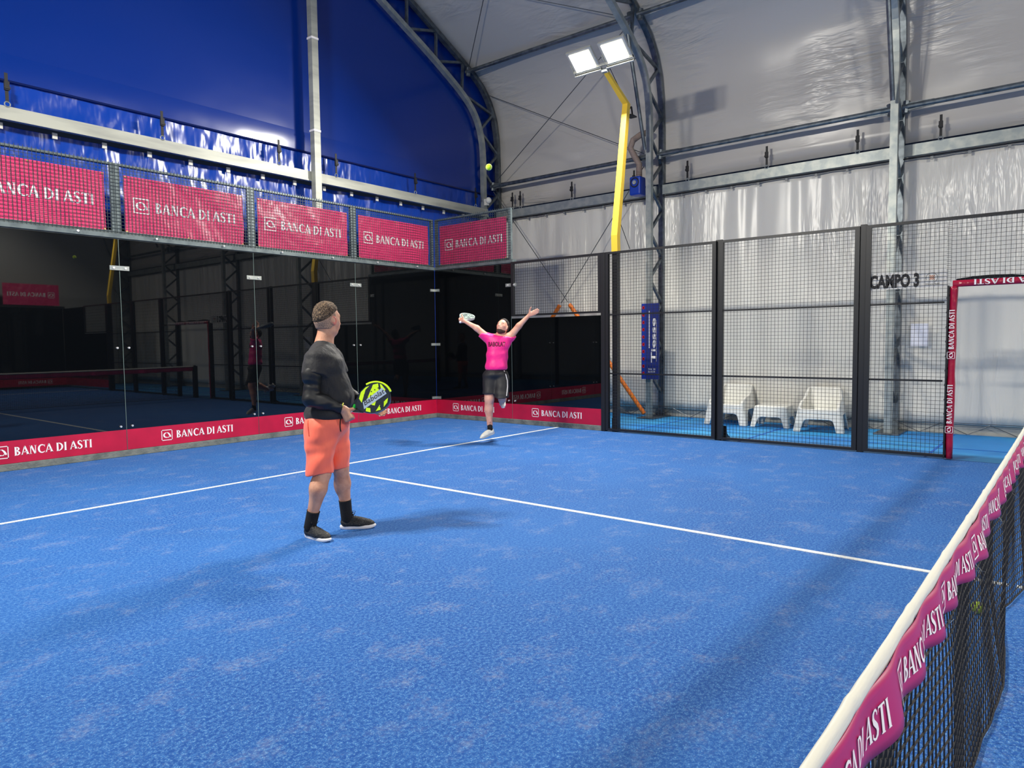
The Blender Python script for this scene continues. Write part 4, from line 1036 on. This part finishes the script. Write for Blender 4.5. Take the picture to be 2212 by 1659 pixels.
# shorts
thR = [cap(J(693, 925, -.08), J(690, 1035, -.10), .125, .098)]; thL = [cap(J(724, 925, .08), J(734, 1020, .10), .115, .082)]
wst = [ell(J(707, 913), (.175, .190, .13), tx), ell(J(694, 935, 0), (.13, .18, .12), tx)]
kR = cutp(J(690, 1023, -.10), -UP+.08*HR); kL = cutp(J(735, 1010, .10), -UP); kT = cutp(J(708, 898), UP)
def f_short(P):
    d = sm(wst, P, .02)
    d = smin2(d, smax2(sm(thR, P, .01), kR(P), .003), .012); d = smin2(d, smax2(sm(thL, P, .01), kL(P), .003), .012)
    h_ = np.clip((P[:, 2]-.55)/.4, 0, 1)
    d = d - .006*np.sin(30*(P@fd)+6*np.sin(5*P[:, 2]))*(1.1-h_*.6) - folds(P, .003, .8, 3)
    return smax2(d, kT(P), .003)
sh1 = nets(f_short, *bounds(wst+thR+thL, .04), .0062, 'coral_shorts', M_CORAL, p1)
pts = [trace(f_short, J(679+i*.9, 906+i*7-(i*i)*.12)-cf*.5, cf, off=.001) for i in range(6)]
MB().tube(pts, .004, 5).build('pocket_seam', mat('coral_dark', srgb(205, 74, 55), .6), sh1)
pts = [trace(f_short, J(744+.0*i, 900+i*5)-cf*.5, cf, off=.004) for i in range(7)]
MB().tube(pts, .0045, 5).build('drawstring', M_SOCK, sh1)
# shoes on the ground, socks rising out of them
def gp(u, v):
    d = cf + cr*(u-CX)/FPX - cu*(v-CY)/FPX; t_ = -CAM[2]/d[2]; return CAM+d*t_
M_SH1 = mat('black_knit_shoe', srgb(24, 25, 27), .6, var=((60, 60, 160), srgb(96, 92, 86), .60, .75), bump=(120, .4)); M_SOLE = mat('white_rubber', srgb(238, 234, 232), .5)
for (u0, v0, u1, v1, top_, leg) in ((661, 1160, 711, 1172, SOCK_R, knR), (736, 1143, 806, 1139.5, SOCK_L, knL)):
    h_ = gp(u0, v0); t_ = gp(u1, v1); x_ = nrm(t_-h_)
    shoe(p1, h_, h_+x_*.3, UP, .285, M_SH1, M_SOLE, M_BSL, M_WHT)
    an = h_+x_*.052+UP*.085
    MB().tube([top_, top_+(an-top_)*.06, top_*.5+an*.5+UP*.0, an, an-UP*.035], [.0520, .0500, .0480, .047, .036], 22).build('sock', M_SOCK, p1, smooth=True)
# wrist band and watch
def band(c, ax_, r, w_, m, name, par):
    ax_ = nrm(ax_); o1 = nrm(np.cross(ax_, UP)); o2 = np.cross(ax_, o1); n = 20
    return MB().tube([c-ax_*w_/2, c-ax_*w_/2+ax_*.001, c+ax_*w_/2-ax_*.001, c+ax_*w_/2], [r*.98, r, r, r*.98], n).build(name, m, par, smooth=True)
band(J(738.5, 880, -.142), wR-eR, .0385, .008, mat('yellow_band', srgb(200, 200, 70), .5), 'wristband', p1)

# ------------------------------------------------------------------ rackets
def racket(origin, X, Y, label, face_m, rim_m, grip_m, txt=True, sc=1.0, gm='grip'):
    """X along the handle to the tip, Y across the face, origin at the butt"""
    X = nrm(X); Y = nrm(Y-X*(Y@X)); Z = np.cross(X, Y)
    t = empty('padel_racket', origin, label, 'racket')
    W = lambda a, b, c=0.0: A_(origin)+sc*(X*a+Y*b+Z*c)
    pr = [(.165, .020), (.185, .045), (.21, .074), (.25, .102), (.30, .118), (.345, .120), (.385, .110), (.42, .086), (.443, .052), (.455, .0)]
    out = [(a, b) for a, b in pr]+[(a, -b) for a, b in pr[::-1][1:]]
    # smooth the outline
    for _ in range(2):
        o2 = []
        for i in range(len(out)):
            p_, q_ = out[i], out[(i+1) % len(out)]; o2 += [(p_[0]*.75+q_[0]*.25, p_[1]*.75+q_[1]*.25), (p_[0]*.25+q_[0]*.75, p_[1]*.25+q_[1]*.75)]
        out = o2
    cxx = .32; g = MB(); n = len(out); vs = []
    for zz, s_ in ((-.016, .955), (-.019, .985), (0, 1.0), (.019, .985), (.016, .955)):
        vs += [W(cxx+(a-cxx)*s_, b*s_, zz) for a, b in out]
    g.add(vs, [(l*n+i, l*n+(i+1) % n, (l+1)*n+(i+1) % n, (l+1)*n+i) for l in range(4) for i in range(n)]+[tuple(range(n))[::-1], tuple(range(4*n, 5*n))])
    g.build('frame', rim_m, t, smooth=False)
    for s in (-1, 1):
        g = MB(); g.add([W(cxx+(a-cxx)*.93, b*.93, s*.0172) for a, b in out], [tuple(range(n))]); g.build('hitting_face', face_m, t)
    hm = mat('racket_hole', srgb(10, 14, 18), .8)
    for s in (-1, 1):
        g = MB()
        for i in range(-3, 4):
            for j in range(-3, 4):
                a, b = .325+i*.030+(j % 2)*.012, j*.028
                if (a-.325)**2+b*b < .088**2: g.add([W(a+.0055*math.cos(k*PI/4), b+.0055*math.sin(k*PI/4), s*.0180) for k in range(8)], [tuple(range(8))])
        g.build('drill_holes', hm, t)
    g = MB(); g.tube([W(.0, 0, 0), W(.004, 0, 0), W(.125, 0, 0), W(.135, 0, 0)], [.0175*sc, .0165*sc, .0150*sc, .014*sc], 14); g.build(gm, grip_m, t, smooth=True)
    for s in (-1, 1): MB().bar(W(.12, s*.006, 0), W(.20, s*.055, 0), .022*sc, .014*sc, up=tuple(Z)).build('throat', rim_m, t)
    MB().bar(W(.125, 0, 0), W(.18, 0, 0), .016*sc, .02*sc, up=tuple(Z)).build('throat_bridge', rim_m, t)
    return t, W
M_RDARK = mat('racket_navy', srgb(16, 30, 42), .3, coat=.3); M_RLIME = mat('racket_lime', srgb(190, 228, 20), .35, coat=.3); M_RGREY = mat('racket_grey', srgb(150, 168, 190), .4)
rb = J(729, 901, -.105); rX = J(800, 865, -.09)-rb
# the face turned a little away from the camera
rY = nrm(cr*.42+cu*.90+cf*.15)
rk, W_r = racket(rb, rX, rY, 'lime green and navy padel racket held by the man in black', M_RDARK, M_RDARK, M_BSL)
MB().tube([W_r(.105, 0, 0), W_r(.128, 0, 0)], .0185, 14).build('grip_collar', M_WHT, rk)
MB().tube([W_r(-.004+.026*math.cos(a_)-.02, .026*math.sin(a_)-.006, .0) for a_ in [2*PI*i/16 for i in range(17)]], .006, 6, cap=False).build('wrist_loop', M_BSL, rk)
zs = 1 if (np.cross(nrm(rX), nrm(rY-nrm(rX)*(rY@nrm(rX)))))@cf < 0 else -1
def deco(polys, m, name, z=.0176):
    g = MB()
    for p in polys: g.add([W_r(a, b, zs*z) for a, b in p], [tuple(range(len(p)))])
    return g.build(name, m, rk)
deco([[(.30, -.06), (.385, .045), (.40, .09), (.36, .10), (.25, .0)], [(.39, -.02), (.43, .02), (.42, .07), (.41, .08)], [(.22, .01), (.29, .09), (.33, .105), (.30, .108), (.25, .09), (.215, .05)],
      [(.22, -.065), (.25, -.09), (.262, -.06), (.235, -.04)], [(.29, -.10), (.33, -.108), (.34, -.07), (.315, -.085)], [(.36, -.10), (.40, -.08), (.42, -.05), (.38, -.06)]], M_RLIME, 'lime_stripes')
deco([[(.215, -.045), (.23, .01), (.415, .045), (.425, -.015)]], M_RGREY, 'grey_stripe', .0182)
a_ = math.radians(-9)
font_text('Babolat', .062, lambda a, b: W_r(.228+a*math.cos(a_)*1.02+b*.18, -.022+a*.055*1.9+b*.9, zs*.0190), 'lettering', M_INK, rk, bold=.0006, sx=.98)
pts = [W_r(.43+.0*k, .0, 0) for k in range(1)]
MB().tube([W_r(.32+.137*math.cos(t_), .128*math.sin(t_), 0) for t_ in [math.radians(-5+i*9) for i in range(12)]], .010, 8).build('rim_bumper', M_RLIME, rk)
MB().tube([W_r(.146, .004, zs*.004), W_r(.168, .024, zs*.008)], .013, 8).build('green_badge', mat('green_badge', srgb(20, 180, 50), .3), rk)

# ------------------------------------------------------------------ the jumping player in pink
D2 = 10.68
def K(u, v, dd=0.0): return at(u, v, D2+dd)
p2 = empty('person', (K(1070, 947)[0], K(1070, 947)[1], 0), 'player in a pink shirt leaping with both arms raised, racket in one hand', 'person')
SK2 = skin_mat('fair_skin', srgb(226, 170, 148), srgb(212, 150, 128))
M_PINK = mat('hot_pink_jersey', srgb(255, 26, 140), .5, bump=((11, 11, 11), .5, 3, .02)); M_PINK.node_tree.nodes['Principled BSDF'].inputs['Sheen Weight'].default_value = .2
M_BSHORT = mat('black_shorts', srgb(28, 28, 32), .6, bump=((12, 12, 4), .5, 3, .02))
fd2 = nrm(-HF+.12*HR); sd2 = nrm(np.cross(fd2, UP)); tx2 = [fd2, sd2, UP]
trunk = [ell(K(1077, 742), (.115, .172, .135), tx2), ell(K(1074, 768), (.118, .158, .15), tx2), ell(K(1072, 790), (.118, .146, .12), tx2), ell(K(1070, 808), (.125, .155, .10), tx2)]
# shoulders raised
nk2 = [cap(K(1079, 730), K(1084, 712), .06, .058), cap(K(1058, 731), K(1080, 728), .06, .06), cap(K(1100, 728), K(1080, 728), .06, .06)]
hc2 = K(1086, 705, -.02); hF2 = nrm(-HF*.80+UP*.42-HR*.40); hU2 = nrm(UP*.88+HF*.40+HR*.28)
hp2, he2, (F2, S2, U2) = head(hc2, hF2, hU2, .98)
sr, er, wr = K(1053, 729), K(1030, 709, -.03), K(1004, 694, .0)
sl, el, wl = K(1103, 726), K(1121, 704, -.02), K(1143, 681, -.03)
arms2 = [cap(sr, er, .056, .044), cap(er, wr, .043, .027), cap(sl, el, .056, .044), cap(el, wl, .043, .027)]
hr2 = hand(wr, nrm(-cr*.9+cu*.1+cf*.4), nrm(cf*.6+cu*.5), nrm(cu*.7+cf*.7), [(58, 70, 50)]*4, .95, (.3, .8, .5))
hl2 = hand(wl, nrm(cr*.78+cu*.38-cf*.1), nrm(-cf), nrm(-cu*.2+cu), [(8, 14, 8), (2, 10, 6), (-4, 8, 6), (-6, 10, 8)], 1.0, (.45, .85, .1))
hA, kA, aA = K(1058, 812), K(1057, 862, -.04), K(1058, 916, .02)
hB, kB, aB = K(1083, 812), K(1084, 856, -.10), K(1084, 872, .30)
legs2 = [cap(hA, kA, .098, .072), cap(kA, K(1056, 885, .0), .068, .066), cap(K(1056, 885, 0), aA, .064, .040), cap(aA, K(1060, 932, .03), .036, .034),
         cap(hB, kB, .092, .066), cap(kB, K(1085, 862, .10), .062, .060), cap(K(1085, 862, .1), aB, .058, .038)]
b2 = trunk+nk2+hp2+arms2+legs2
def f_b2(P):
    d = sm(b2, P, .010); d = smin2(d, sm(he2, P, .004), .004); return smin2(d, sm(hr2+hl2, P, .004), .005)
nets(f_b2, *bounds(b2+hr2+hl2), .0085, 'body', SK2, p2)
HM2 = mat('dark_hair', srgb(26, 18, 16), .7, bump=(120, .8, 3, .01))
def f_h2(P):
    Q = P-hc2; a = Q@F2; b = Q@U2
    e = ev1(ell(hc2+(-F2*.01+U2*.014), A_((.110, .090, .116)), [F2, S2, U2]), P)-.003*np.sin(90*a)*np.sin(80*b)
    return smax2(e, .012-b+1.05*np.clip(a+.01, -.03, 1)-.5*np.clip(-a, 0, .1), .006)
nets(f_h2, hc2-.17, hc2+.17, .006, 'hair', HM2, p2)
def f_beard(P):
    Q = P-hc2; b = Q@U2; a = Q@F2
    e = sm(hp2[1:3]+hp2[8:], P, .01)-.005
    e2 = smax2(e, b+.080-.30*np.clip(.05-a, 0, .1), .004)
    mus = sm([cap(hc2+F2*.088-U2*.048+S2*.02, hc2+F2*.092-U2*.046-S2*.02, .0075)], P, .003)
    return np.minimum(e2, mus)
nets(f_beard, hc2-.16, hc2+.16, .005, 'beard', mat('dark_beard', srgb(70, 44, 34), .8), p2)
face_parts(hc2, F2, S2, U2, .98, p2, brow_m=HM2)
tee = [(p[0], p[1], p[2]+.016, p[3]) for p in trunk[:3]]+[cap(K(1060, 731), K(1080, 730), .067, .064), cap(K(1099, 729), K(1080, 730), .067, .064), ell(K(1072, 794), (.135, .160, .07), tx2)]
ta = [cap(sr, er, .078, .072)]; tb = [cap(sl, el, .078, .072)]
ca = cutp(K(1040, 719), er-sr); cb = cutp(K(1112, 717), el-sl)
cn2 = cutp(K(1081, 722.5), nrm(UP*.9+fd2*.25+HR*.1)); ch2 = cutp(K(1070, 799), -UP)
def f_tee(P):
    d = sm(tee, P, .026)+.008; d = smin2(d, smax2(sm(ta, P, .01), ca(P), .003), .015); d = smin2(d, smax2(sm(tb, P, .01), cb(P), .003), .015)
    d = d-folds(P, .0032, .7, 5); d = smax2(d, cn2(P), .004); return smax2(d, ch2(P), .004)
tee_o = nets(f_tee, *bounds(tee+ta+tb, .04), .0075, 'pink_shirt', M_PINK, p2)
font_text('BABOLAT', .095, lambda a, b: trace(f_tee, K(1055, 749)+cr*a+cu*b-cf*.4, cf, off=.003), 'lettering', mat('maroon_print', srgb(110, 8, 50), .6), tee_o, bold=.003, sx=.62)
s1 = [ell(K(1070, 808), (.140, .172, .10), tx2)]; s2 = [cap(K(1059, 815), K(1056, 865, -.05), .115, .098)]; s3 = [cap(K(1083, 815), K(1084, 868, -.10), .118, .108)]
k2 = cutp(K(1056, 850, -.04), -UP+.05*HR); k3 = cutp(K(1084, 858, -.08), -UP+.12*HF)
def f_s2(P):
    d = smin2(sm(s1, P, .01), smax2(sm(s2, P, .01), k2(P), .003), .015); d = smin2(d, smax2(sm(s3, P, .01), k3(P), .003), .015)
    return smax2(d-folds(P, .005, .7, 1), cutp(K(1070, 796), UP)(P), .004)
so = nets(f_s2, *bounds(s1+s2+s3, .04), .0075, 'black_shorts', M_BSHORT, p2)
pts = [trace(f_s2, K(u, v)-cf*.5, cf, off=.0) for u, v in ((1089, 801), (1093, 810), (1096, 822), (1096.5, 835), (1095.5, 847), (1094.5, 855))]
MB().tube(pts, .0065, 6).build('white_stripe', M_WHT, so)
MB().tube([K(1057.5, 905, .01), K(1058.5, 925, .02), K(1059.5, 934, .03)], [.042, .040, .040], 18).build('sock', M_SOCK, p2, smooth=True)
M_SHW = mat('white_shoe', srgb(232, 230, 218), .5)
ankle = K(1061, 930, .04); toe = K(1043.5, 946.5, -.06); heel_ = K(1068, 934, .06)
shoe(p2, heel_-UP*.02, toe, nrm(UP*.8-cr*.35-cf*.25), .27, M_SHW, M_SHW, M_BSL, M_STRAP)
shoe(p2, K(1086, 862, .42), K(1086, 883, .20), nrm(-cf*.55+cu*.2)+cr*0, .27, M_SHW, M_WHT, M_WHT, M_WHT)
MB().tube([K(1084.5, 866, .22), aB, K(1085, 868, .38)], [.040, .040, .038], 16).build('sock', mat('white_sock', srgb(225, 225, 225), .8), p2, smooth=True)
# racket held behind the head-high hand
M_R2 = mat('pale_racket', srgb(196, 208, 204), .4, coat=.3); M_R2F = mat('racket_face_grey', srgb(84, 98, 98), .45, var=(30, srgb(150, 166, 162), .45, .6))
ax2 = nrm(cf*.84+cu*.32+cr*.24)
hcen = hr2[3][2]
gx = wr-cr*.055+cu*.012+cf*.03
racket(gx-ax2*.055-cu*.01, ax2, nrm(cr-cu*.18), 'pale grey padel racket in the raised hand of the player in pink', M_R2F, M_R2, M_WHT, sc=1.0)
# ================================================================== NET
def ztop(x): return .893+.034*((x+5)/5)**2
NW = lambda x: .020*nz(x*1.7, 5, 2)+.0085*math.sin(x*2*PI/.31+1.2*math.sin(x*2.3))
t = empty('court_net', (-5, -10, 0), 'black court net with a cream top tape and a magenta bank band', 'net')
# cream tape folded over the cable
g = MB(); nx_ = 300; prof = [(-.007, -.022), (-.0085, -.012), (-.0085, .000), (-.005, .006), (0, .008), (.005, .006), (.0085, .000), (.0085, -.012), (.007, -.022)]
vs = []
for i in range(nx_+1):
    x = -9.96+9.92*i/nx_; seg = (x*1.9) % 1.0; dz = .002*nz(x*9, 1, 1)+(.004 if seg < .06 else 0); wv = NW(x)*.25
    for a, b in prof: vs.append((x, -10+a*(1+.12*nz(x*5, 2, 3))+wv*max(0, (-b)/.034), ztop(x)+b+dz))
n = len(prof)
g.add(vs, [(i*n+k, i*n+k+1, (i+1)*n+k+1, (i+1)*n+k) for i in range(nx_) for k in range(n-1)])
g.build('top_tape', M_TAPE, t, smooth=True, solid=.002)
# magenta band on the camera side, waving
def band_y(x, k): return -10.0095-.014*k+NW(x)*(.3+1.1*k)
def band_p(x, k): return (x, band_y(x, k), ztop(x)-.018-.122*k+.004*k*math.sin(x*2*PI/.31+1.0))
g = MB(); g.grid(lambda a, b: band_p(-9.95+9.9*a, b), 900, 6)
nb = g.build('printed_band', M_NBAN, t, smooth=True, solid=.0015)
pitch = .60; i = 0
s = .50/BANKW
x = -9.85
M_WPR = M_WHT
polys = []; k_ = 0
while x < -.6:
    x0 = x
    def fb(a, b, x0=x0):
        X_ = x0+a*s; k = 1-(.26+b*s*8.6); P = band_p(X_, max(0, min(1, k))); return (P[0], P[1]-.0035, P[2])
    # split long pieces so the lettering follows the waves
    lettering(BANK, fb, 'lettering', M_WPR, t); x += pitch
# the net itself: knotted cord mesh hanging down and bulging towards the camera at the foot
def netp(x, k):
    xb = [-10, -7.5, -7.3, -6.9, -6.57, -6.3, -6.07, -5.6, -5.3, -5.05, -4.0, 0]; yb = [-10.02, -10.02, -10.027, -10.048, -10.062, -10.05, -10.031, -9.981, -10.02, -10.06, -10.03, -10.0]
    b = float(np.interp(x, xb, yb)); zt = ztop(x)-.03
    y = -10*(1-k)+b*k + .03*math.sin(PI*k)*nz(x*1.6, 3, 1)*2 + .012*nz(x*5, k*2, 4)*k
    return (x, y, max(.012, zt*(1-k)+.012*k))
nu, nv = 252, 22
g = MB(); P = [[netp(-9.96+9.92*i/nu, j/nv) for i in range(nu+1)] for j in range(nv+1)]
def cord(g, pts, r):
    vs = []
    for p in pts: vs += [(p[0]-r, p[1], p[2]-r*.3), (p[0]+r*.3, p[1]-r, p[2]-r), (p[0]+r, p[1], p[2]+r*.3), (p[0]-r*.3, p[1]+r, p[2]+r)]
    m_ = len(pts); g.add(vs, [(i*4+k, i*4+(k+1) % 4, i*4+4+(k+1) % 4, i*4+4+k) for i in range(m_-1) for k in range(4)])
for i in range(nu+1): cord(g, [P[j][i] for j in range(nv+1)], .0022)
for j in range(nv+1): cord(g, [P[j][i] for i in range(nu+1)], .0022)
for j in range(1, nv):
    for i in range(1, nu):
        x_, y_, z_ = P[j][i]; r = .0042
        if x_ < -3.5: g.add([(x_-r, y_, z_), (x_, y_-r, z_), (x_+r, y_, z_), (x_, y_+r, z_), (x_, y_, z_+r), (x_, y_, z_-r)], [(0, 1, 4), (1, 2, 4), (2, 3, 4), (3, 0, 4), (1, 0, 5), (2, 1, 5), (3, 2, 5), (0, 3, 5)])
g.build('netting', M_NET, t)
g = MB(); g.tube([netp(-9.96+9.92*i/200, 1) for i in range(201)], .006, 6); g.build('foot_cord', M_NET, t)
fr = random.Random(4); g = MB()
for x in (-8.05, -7.45, -6.6, -5.9):
    for k in range(4):
        p0 = Vector(band_p(x+.01*k, 1)); g.tube([p0, p0+Vector((.03*fr.uniform(-.5, 1), -.02*fr.random(), -.02)), p0+Vector((.06*fr.uniform(-.6, 1), -.03*fr.random(), -.06*fr.random()))], .0006, 4)
g.build('loose_threads', M_CABLE, t)
for x, l_ in ((-10.0, 'black net post at the near end of the net'), (0.0, 'black net post at the far end of the net')):
    g = MB(); g.box(x-.05, x+.05, -10.07, -9.93, 0, .93); pt = empty('net_post', (x, -10, 0), l_, 'post', 'net posts'); g.build('post', M_BLK, pt, bevel=.004)
    MB().tube([(x, -10.0, .93), (x, -10, .95)], .035, 12).build('cap', M_BLK, pt)

# balls
def ball(c, label):
    r = .0335; t = empty('padel_ball', c, label, 'ball', 'padel balls')
    MB().sphere(c, r, 20, 14).build('felt', M_BALL, t, smooth=True)
    pts = []
    for i in range(49):
        a = 2*PI*i/48; v = Vector((math.cos(a)+.35*math.cos(3*a), math.sin(a)-.35*math.sin(3*a), .95*math.sin(2*a))).normalized(); pts.append(Vector([float(q_) for q_ in c])+v*r*1.0)
    MB().tube(pts, .0014, 5, cap=False).build('seam', M_WHT, t)
ball(at(1056, 361, 7.2), 'yellow ball in the air near the corner truss')
b_ = gp(2112, 1325); ball((b_[0], b_[1], .0335), 'yellow ball lying on the turf behind the net')

# ================================================================== WHITE CHAIRS AND TABLE
def local_nets(fn, lo, hi, h, name, m, t): return nets(fn, A_(lo, float), A_(hi, float), h, name, m, t)
def chair_shape(P):
    x, y, z = np.abs(P[:, 0]), P[:, 1], P[:, 2]
    hw = .392-.17*z; yf = .375-.12*z; yb = np.interp(z, (0, .30, .40, .72), (-.44, -.365, -.375, -.47))
    zt = np.interp(y, (-.50, -.36, -.30, -.22, -.12, .05, .20, .29, .34), (.70, .70, .665, .57, .525, .505, .475, .43, .385))
    zt = zt-.05*np.clip((x-.20)/.12, 0, 1)**2*(y < -.28)
    seat = .365-.05*np.clip((.30-y)/.5, 0, 1)+.02*np.clip((y-.26)/.08, 0, 1)
    out = smax2(smax2(smax2(x-hw, y-yf, .022), yb-y, .022), z-zt, .008)
    inn = smax2(smax2(x-(hw-.050), yb+.055-y, .025), seat-z, .018)
    und = smax2(smax2(smax2(x-(hw-.028), y-(yf-.028), .008), yb+.03-y, .008), z-(seat-.035), .008)
    archf = smax2(x-(.245-.25*(z-.1)), z-.205, .025)
    archs = smax2(smax2(y-(.24-.55*z), -.33+.35*z-y, .02), z-.27, .02)
    d = smax2(out, -inn, .010); d = smax2(d, -und, .006); d = smax2(d, -archf, .006); d = smax2(d, -archs, .006)
    return smax2(d, -z, .002)*.85
def armchair(loc, rz, label):
    t = empty('armchair', (0, 0, 0), label, 'armchair', 'white plastic armchairs')
    c = math.cos
    local_nets(lambda P: smax2(chair_shape(P), .30-P[:, 2]+0*P[:, 0], .001), (-.45, -.55, .28), (.45, .45, .76), .007, 'shell', M_WPLAS, t)
    for sx, sy in ((-1, -1), (1, -1), (-1, 1), (1, 1)):
        local_nets(lambda P: np.maximum(np.maximum(chair_shape(P), P[:, 2]-.30), np.maximum(-sx*P[:, 0], -sy*(P[:, 1]+.02))), (-.45 if sx < 0 else -.01, -.5 if sy < 0 else -.03, -.02), (.01 if sx < 0 else .45, -.01 if sy < 0 else .45, .33), .007, 'leg', M_WPLAS, t)
    t.location = loc; t.rotation_euler = (0, 0, rz)
    return t
c1_ = armchair((1.97+.30, -5.31, 0), PI/2+.06, 'white plastic armchair standing left of the low white table')
c2_ = copy_tree(c1_); c2_.location = (1.80+.30, -6.93, 0); c2_.rotation_euler = (0, 0, PI/2+.14); c2_['label'] = 'white plastic armchair standing right of the low white table'
def table_shape(P):
    x, y, z = np.abs(P[:, 0]), np.abs(P[:, 1]), P[:, 2]
    hx = .335-.16*z; hy = .285-.16*z
    out = smax2(smax2(x-hx, y-hy, .020), z-.375, .010); und = smax2(smax2(x-(hx-.022), y-(hy-.022), .012), z-.35, .006)
    a1 = smax2(x-(.21-.3*(z-.1)), z-.175, .02); a2 = smax2(y-(.16-.3*(z-.1)), z-.175, .02)
    d = smax2(out, -und, .005); d = smax2(d, -a1, .006); d = smax2(d, -a2, .006); return smax2(d, -z, .002)*.9
t = empty('side_table', (0, 0, 0), 'low white plastic table between the two armchairs', 'table')
local_nets(lambda P: np.maximum(table_shape(P), .18-P[:, 2]), (-.37, -.32, .16), (.37, .32, .4), .007, 'table_top', M_WPLAS, t)
for sx, sy in ((-1, -1), (1, -1), (-1, 1), (1, 1)):
    local_nets(lambda P: np.maximum(np.maximum(table_shape(P), P[:, 2]-.18), np.maximum(-sx*P[:, 0], -sy*P[:, 1])), (-.37 if sx < 0 else -.01, -.32 if sy < 0 else -.01, -.02), (.01 if sx < 0 else .37, .01 if sy < 0 else .32, .21), .007, 'leg', M_WPLAS, t)
t.location = (2.23, -6.10, 0); t.rotation_euler = (0, 0, PI/2+.06)
